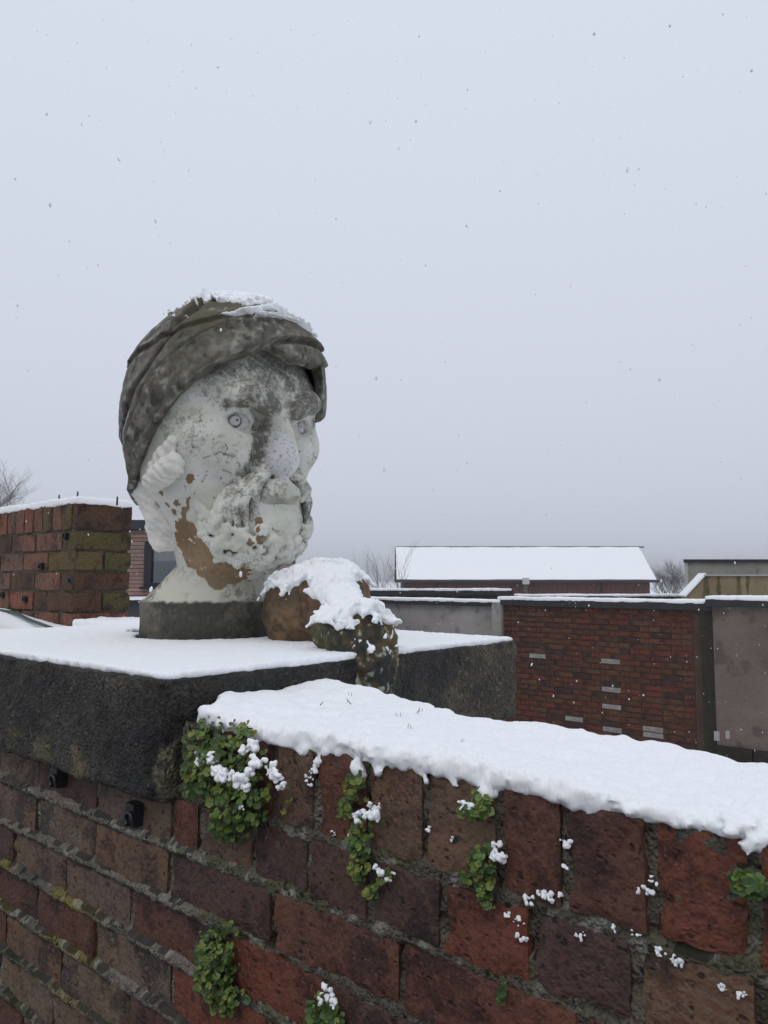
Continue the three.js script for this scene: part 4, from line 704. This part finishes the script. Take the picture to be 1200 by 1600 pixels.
  const slab2 = (name, a, b, h, label, coat, sl) => { const t = thing(name, label, 'wall'), len = Math.hypot(b.x - a.x, b.z - a.z), turn = Math.atan2(-(b.z - a.z), b.x - a.x), y = (a.y + b.y) / 2; t.position.set((a.x + b.x) / 2, -0.62, (a.z + b.z) / 2); t.rotation.y = turn; mesh('wall_body', boxUV(box(-len / 2, len / 2, 0, y + 0.62 - h, -0.12, 0.12), 1), coat, t); mesh('coping', boxUV(box(-len / 2 - 0.03, len / 2 + 0.03, y + 0.62 - h, y + 0.62, -0.17, 0.17)), copingMat, t); const m = wallSnow('snow', -len / 2, len / 2, 0, -0.17, 0.17, sl, turn, 5); m.position.set((a.x + b.x) / 2, y + 0.001, (a.z + b.z) / 2); };
  slab2('yard_wall', p1, p2, 0.10, 'dark brick wall with weeds on top, in front of the long snowy house', M([0.055, 0.040, 0.032], { map: brickMap }), 'snow on the dark brick wall with weeds in front of the house');
  slab2('yard_wall', p3, p4, 0.14, 'low wall with black coping in front of the right half of the house', M([0.035, 0.032, 0.03], { map: renderMap }), 'snow on the low wall with black coping before the house');
  const weeds = []; const rw2 = rngOf(8); for (let k = 0; k < 150; k++) { const q = p1.clone().lerp(p2, 0.3 + 0.7 * rw2()); q.y -= 0.06 * rw2() - 0.02; weeds.push(new THREE.CylinderGeometry(0.002, 0.006, 0.14 + rw2() * 0.1, 3).rotateX((rw2() - 0.5) * 2).rotateZ((rw2() - 0.5) * 2).translate(q.x, q.y, q.z + 0.18)); }
  tag(mesh('weeds', mergeGeometries(weeds), M([0.055, 0.05, 0.035])), 'tangle of dry weeds along the dark brick wall', 'weeds', null, 'stuff');
}

// ---------------------------------------------------------------- long house with snowy roof
{
  const a = at(629, 904, 40), b = at(1015, 905, 40), turn = Math.atan2(-(b.z - a.z), b.x - a.x), L = Math.hypot(b.x - a.x, b.z - a.z), W = 5.2, EY = 1.60 + 0.62, RISE = 1.72;
  const t = thing('long_house', 'long low brick house under a snow covered pitched roof', 'house'); t.position.set((a.x + b.x) / 2, -0.62, (a.z + b.z) / 2); t.rotation.y = turn;
  const bm = M([0.105, 0.045, 0.035], { map: brickMap });
  mesh('wall', boxUV(box(-L / 2, L / 2, 0, EY - 0.02, -W, 0), 1), bm, t);
  const sh = new THREE.Shape([new THREE.Vector2(0, EY - 0.02), new THREE.Vector2(-W, EY - 0.02), new THREE.Vector2(-W / 2, EY + RISE - 0.12)]);
  mesh('gables', boxUV(new THREE.ExtrudeGeometry(sh, { depth: L, bevelEnabled: false }).rotateY(Math.PI / 2).scale(1, 1, 1).translate(-L / 2, 0, 0).applyMatrix4(new THREE.Matrix4().set(1, 0, 0, 0, 0, 1, 0, 0, 0, 0, -1, 0, 0, 0, 0, 1))), bm, t);
  const ang = Math.atan2(RISE, W / 2), sl = Math.hypot(RISE, W / 2) + 0.22;
  const slate = M([0.045, 0.047, 0.055], { roughness: 0.7 }), lay = (th, off, mt, nm, ex, cut) => { for (const s of [1, -1]) { const g = new THREE.BoxGeometry(L + ex, th, sl - cut, 60, 1, 12), p = g.attributes.position; if (nm === 'roof_snow') for (let i = 0; i < p.count; i++) p.setY(i, p.getY(i) + (p.getY(i) > 0 ? fbm(p.getX(i) * 1.4, s * 5, p.getZ(i) * 1.4, 3) * 0.03 : 0)); g.computeVertexNormals(); const m = mesh(nm, boxUV(g), mt, t); m.rotation.x = s * ang; m.position.set(0, EY + RISE / 2 - 0.06 + off * Math.cos(ang), -W / 2 + s * (W / 4 + 0.08) + s * off * Math.sin(ang)); } };
  lay(0.09, 0, slate, 'roof_slates', 0.7, 0); lay(0.055, 0.074, snowPlain, 'roof_snow', 0.62, 0.10);
  for (let k = 0, x = -L / 2 - 0.3; x < L / 2 + 0.3; k++, x += 0.46) mesh('ridge_tile', new THREE.CylinderGeometry(0.10, 0.10, 0.44, 8, 1, false, 0, Math.PI).rotateZ(Math.PI / 2).rotateX(Math.PI / 2 * 0).translate(x + 0.23, EY + RISE + 0.015, -W / 2), M([0.20, 0.20, 0.22]), t);
  mesh('gutter', new THREE.CylinderGeometry(0.07, 0.07, L + 0.8, 8).rotateZ(Math.PI / 2).translate(0, EY - 0.10, 0.26), M([0.02, 0.02, 0.024], { roughness: 0.6 }), t);
  mesh('fascia', box(-L / 2 - 0.33, L / 2 + 0.33, EY - 0.16, EY - 0.03, 0.10, 0.17), M([0.03, 0.03, 0.034]), t);
  const vx = (819 - 822) / 386 * L; mesh('vent_box', roughBox(0.34, 0.34, 0.3, 2, 2, 2, 0.03, 0.004, 4, 2).translate(vx, EY - 0.10, 0.46), M([0.42, 0.42, 0.38]), t); mesh('vent_pipe', new THREE.CylinderGeometry(0.10, 0.10, 0.5, 10).translate(vx, EY - 0.45, 0.4), M([0.10, 0.07, 0.055]), t);
  for (const px of [-4.6, 3.9]) mesh('downpipe', new THREE.CylinderGeometry(0.05, 0.05, EY - 0.1, 8).translate(px, (EY - 0.1) / 2, 0.07), M([0.02, 0.02, 0.024]), t);
}

// ---------------------------------------------------------------- concrete outbuilding to the right
{
  const a = at(1070, 874, 15), turn = -YAW * 0 + Math.atan2(-RIGHT.z, RIGHT.x), t = thing('flat_roofed_outbuilding', 'pale concrete outbuilding with a thin dark flat roof', 'building'); t.position.set(a.x, -0.62, a.z); t.rotation.y = turn;
  const top = a.y + 0.62;
  const foot = (e, h) => new THREE.ExtrudeGeometry(new THREE.Shape([V(-e, -e, 0), V(5 + e, -e, 0), V(5 + e, 3 + e, 0), V(1.6 - e, 3 + e, 0)].map(q => new THREE.Vector2(q.x, q.y))), { depth: h, bevelEnabled: false }).rotateX(-Math.PI / 2);
  mesh('wall', boxUV(foot(0, top - 0.06), 2), M([0.38, 0.38, 0.345], { map: renderMap }), t);
  mesh('roof_slab', boxUV(foot(0.05, 0.06).translate(0, top - 0.06, 0)), M([0.03, 0.03, 0.033]), t);
  mesh('corner_trim', box(-0.012, 0.05, 0, top - 0.062, 0.0, 0.012), M([0.45, 0.45, 0.43]), t);
  const s = thing('stained_wall', 'brown rendered wall with green streaks and a sloping snowy end', 'wall'), b = at(1072, 931, 13), c = at(1102, 900, 13); s.position.set(b.x, -0.62, b.z); s.rotation.y = turn;
  const dx = c.clone().sub(b).dot(RIGHT), h0 = b.y + 0.62, h1 = c.y + 0.62, sh = new THREE.Shape([new THREE.Vector2(0, 0), new THREE.Vector2(4, 0), new THREE.Vector2(4, h1), new THREE.Vector2(dx, h1), new THREE.Vector2(0, h0)]);
  const g = new THREE.ExtrudeGeometry(sh, { depth: 0.2, bevelEnabled: false }).translate(0, 0, -0.2), st = new THREE.Mesh(); 
  const gm = tex(512, (u, v) => { const k = 0.75 + tf(u, v, 5, 801, 4) * 0.25 + tf(u, v, 60, 803, 2) * 0.12, x = u + tf(u, v, 8, 807, 3) * 0.02; let c2 = [k, k * 0.88, k * 0.66]; for (const [p, w] of [[0.10, 0.030], [0.20, 0.022], [0.355, 0.03], [0.43, 0.018], [0.62, 0.03], [0.8, 0.025]]) c2 = mix3(c2, [0.14, 0.15, 0.06], sst(w, w * 0.4, Math.abs(x - p) + tf(u, v, 20, 811, 3) * 0.012) * (0.75 + tf(u, v, 24, 815, 2) * 0.3)); return c2; }, true, 1);
  mesh('wall_body', boxUV(g, 2.2, -0.05), M([0.28, 0.245, 0.185], { map: gm }), s);
  mesh('coping', box(dx - 0.02, 4, h1 + 0.001, h1 + 0.025, -0.24, 0.04), M([0.36, 0.37, 0.37]), s);
  const sl = Math.hypot(dx, h1 - h0), k = mesh('sloping_coping', roughBox(sl + 0.06, 0.035, 0.28, 8, 1, 2, 0.008, 0.004, 10, 5), snowPlain, s); k.position.set(dx / 2 - 0.012, (h0 + h1) / 2 + 0.018, -0.1); k.rotation.z = Math.atan2(h1 - h0, dx); k.userData.label = 'sloping end capped with snow';
}

// ---------------------------------------------------------------- timber clad house to the left
{
  const t = thing('clad_house', 'house with brown horizontal timber boards and dark framed window', 'house'), D = 9, a = at(120, 935, D), turn = Math.atan2(-RIGHT.z, RIGHT.x); t.position.set(a.x, -0.62, a.z); t.rotation.y = turn;
  const sc = D / FPX, X = u => (u - 120) * sc, Y = v => a.y + 0.62 + (935 - v) * sc, W = X(400), W2 = X(449), y0 = Y(936), y1 = Y(828);
  const wood = [[0.32, 0.215, 0.182], [0.345, 0.235, 0.20], [0.295, 0.20, 0.172]].map(c => M(c, { map: boardMap, roughness: 0.8 }));
  const wx0 = X(229), wx1 = X(281), wy0 = Y(914), wy1 = Y(851), n = 18, bh = (y1 - y0) / n; let k = 0;
  for (let i = 0; i < n; i++) {
    const b0 = y0 + i * bh, b1 = b0 + bh - 0.006, segs = b1 > wy0 - 0.02 && b0 < wy1 + 0.02 ? [[0, wx0 - 0.03], [wx1 + 0.03, W]] : [[0, W]];
    if (b1 < Y(879)) segs.push([W + 0.004, W2]);
    for (const [s0, s1] of segs) mesh('board', boxUV(box(s0, s1, b0, b1, 0, 0.022 + (k % 3) * 0.002), 0.6, k * 0.31, k * 0.17), wood[k++ % 3], t);
  }
  mesh('wall_core', boxUV(mergeGeometries([box(0, wx0 - 0.03, y0, y1, -4, -0.002), box(wx1 + 0.03, W, y0, y1, -4, -0.002), box(wx0 - 0.03, wx1 + 0.03, y0, wy0 - 0.02, -4, -0.002), box(wx0 - 0.03, wx1 + 0.03, wy1 + 0.02, y1, -4, -0.002), box(wx0 - 0.03, wx1 + 0.03, wy0 - 0.02, wy1 + 0.02, -4, -0.4)])), M([0.09, 0.085, 0.08]), t);
  mesh('annex_core', boxUV(box(W + 0.004, W2, 0, Y(879), -3, -0.003)), M([0.09, 0.085, 0.08]), t);
  mesh('fascia', box(-0.1, W + 0.06, y1 + 0.002, Y(813), -4.1, 0.10), M([0.022, 0.025, 0.036], { roughness: 0.6 }), t);
  mesh('roof_snow', roughBox(W + 0.2, 0.03, 4.2, 20, 1, 12, 0.01, 0.008, 4, 8).translate(W / 2, Y(813) + 0.012, -2), snowPlain, t);
  mesh('base_wall', boxUV(box(0, W, 0, y0 - 0.09, -3.9, -0.01), 1), M([0.16, 0.155, 0.16], { map: renderMap }), t);
  mesh('ledge', box(-0.05, W + 0.02, y0 - 0.088, y0 - 0.004, -3.9, 0.22), M([0.035, 0.037, 0.045]), t);
  mesh('ledge_snow', roughBox(W + 0.04, 0.035, 0.24, 20, 1, 4, 0.012, 0.006, 6, 4).translate(W / 2, y0 + 0.013, 0.142), snowPlain, t);
  const win = new THREE.Group(); win.name = 'window'; t.add(win);
  const fr = M([0.014, 0.015, 0.02], { roughness: 0.45 }), f = 0.055;
  mesh('frame', mergeGeometries([box(wx0 - 0.028, wx0 + f, wy0 - 0.018, wy1 + 0.018, -0.05, 0.045), box(wx1 - f * 0.6, wx1 + 0.028, wy0 - 0.018, wy1 + 0.018, -0.05, 0.045), box(wx0 + f, wx1 - f * 0.6, wy0 - 0.018, wy0 + f * 0.5, -0.05, 0.045), box(wx0 + f, wx1 - f * 0.6, wy1 - f * 0.5, wy1 + 0.018, -0.05, 0.045)]), fr, win);
  mesh('sill', box(wx0 - 0.06, wx1 + 0.05, wy0 - 0.05, wy0 - 0.02, -0.04, 0.09), fr, win);
  mesh('blind', box(wx0 + f, wx1 - f * 0.6, wy0 + (wy1 - wy0) * 0.60, wy1 - f * 0.5, -0.034, -0.028), M([0.40, 0.33, 0.25]), win);
  const pane = new THREE.MeshPhysicalMaterial({ roughness: 0.02, transmission: 1, thickness: 0, ior: 2.2, color: 0xdfe6ea, specularIntensity: 1 }); mesh('pane', box(wx0 + f, wx1 - f * 0.6, wy0 + f * 0.5, wy1 - f * 0.5, -0.012, -0.006), pane, win);
}

// ---------------------------------------------------------------- bare trees
function bareTree(label, p, h, spread, seed, thick, trunks = 1, depthMax = 5) {
  const t = thing('bare_tree', label, 'tree', 'bare winter trees'), rnd = rngOf(seed); t.position.copy(p);
  const trunk = [], twigs = [], bark = M([0.095, 0.085, 0.082]);
  const seg = (a, b, ra, rb, list) => { const d = b.clone().sub(a), L = d.length(), g = new THREE.CylinderGeometry(rb, ra, L, list === trunk ? 7 : 4, 1, true).translate(0, L / 2, 0); g.applyQuaternion(new THREE.Quaternion().setFromUnitVectors(V(0, 1, 0), d.normalize())).translate(a.x, a.y, a.z); list.push(g); };
  function grow(a, dir, len, r, dep) {
    let q = a, d = dir.clone(); const n = 3;
    for (let i = 0; i < n; i++) { d.add(V((rnd() - 0.5) * 0.3, (rnd() - 0.2) * 0.18, (rnd() - 0.5) * 0.3)).normalize(); const b = q.clone().addScaledVector(d, len / n); seg(q, b, r * (1 - i * 0.16), r * (1 - (i + 1) * 0.16), dep < 2 ? trunk : twigs); q = b; if (dep < depthMax && (i > 0 || dep > 0)) { const m = dep < 1 ? 2 : 1 + (rnd() < 0.65 ? 1 : 0); for (let k = 0; k < m; k++) { const az = rnd() * 6.28, nd = d.clone().multiplyScalar(0.8).add(V(Math.cos(az) * spread, 0.12, Math.sin(az) * spread)).normalize(); grow(q, nd, len * (0.52 + rnd() * 0.22), r * 0.52, dep + 1); } } }
  }
  for (let k = 0; k < trunks; k++) grow(V((rnd() - 0.5) * 0.4 * (trunks - 1), 0, (rnd() - 0.5) * 0.3 * (trunks - 1)), V((rnd() - 0.5) * 0.2, 1, (rnd() - 0.5) * 0.2).normalize(), h * 0.42, thick, 0);
  mesh('trunk', mergeGeometries(trunk), bark, t); const c = mesh('crown', mergeGeometries(twigs), bark, t); c.userData.kind = 'stuff';
}
{
  const g = (u, d) => { const p = at(u, 905, d); p.y = -0.62; return p; };
  bareTree('bare tree showing above the taller brick wall', g(-78, 24), 7.4, 0.75, 5, 0.055, 1, 5);
  bareTree('slender bare sapling beside the left gable of the long house', g(598, 22), 3.6, 0.42, 12, 0.016, 3, 3);
  bareTree('bare shrub tips above the snow covered stones', g(500, 30), 2.9, 0.7, 21, 0.02, 3, 4);
  bareTree('thick bare bush between the long house and the outbuilding', g(1036, 44), 3.4, 0.7, 33, 0.028, 4, 4);
  bareTree('bare tree behind the gap by the outbuilding', g(1058, 48), 3.7, 0.7, 41, 0.028, 3, 4);
  bareTree('thin bare treetop above the flat roofed outbuilding', g(1192, 30), 3.5, 0.6, 55, 0.025, 1, 4);
}

// ---------------------------------------------------------------- snow in the air
{
  const rnd = rngOf(2024), gs = [], b = new THREE.IcosahedronGeometry(1, 0);
  for (let k = 0; k < 4200; k++) {
    const d = 1.0 + Math.pow(rnd(), 0.7) * 11, q = at(-250 + rnd() * 1700, -150 + rnd() * 1750, d); if (q.y < 1.5 && q.z < 0.1 && q.z > -1.1) continue; if (q.y < 0.1) continue;
    const r = 0.0012 + rnd() * 0.0022, s = 1 + rnd() * 1.6; gs.push(b.clone().scale(r, r * s, r).rotateZ(-0.35 + (rnd() - 0.5) * 0.6).rotateY(rnd() * 6).translate(q.x, q.y, q.z));
  }
  tag(mesh('falling_snow', mergeGeometries(gs), snowPlain), 'sparse snowflakes drifting through the air', 'snowflakes', null, 'stuff');
}
scene.fog = new THREE.FogExp2(0xf0f2f7, 0.0018);
renderer.render(scene, camera);
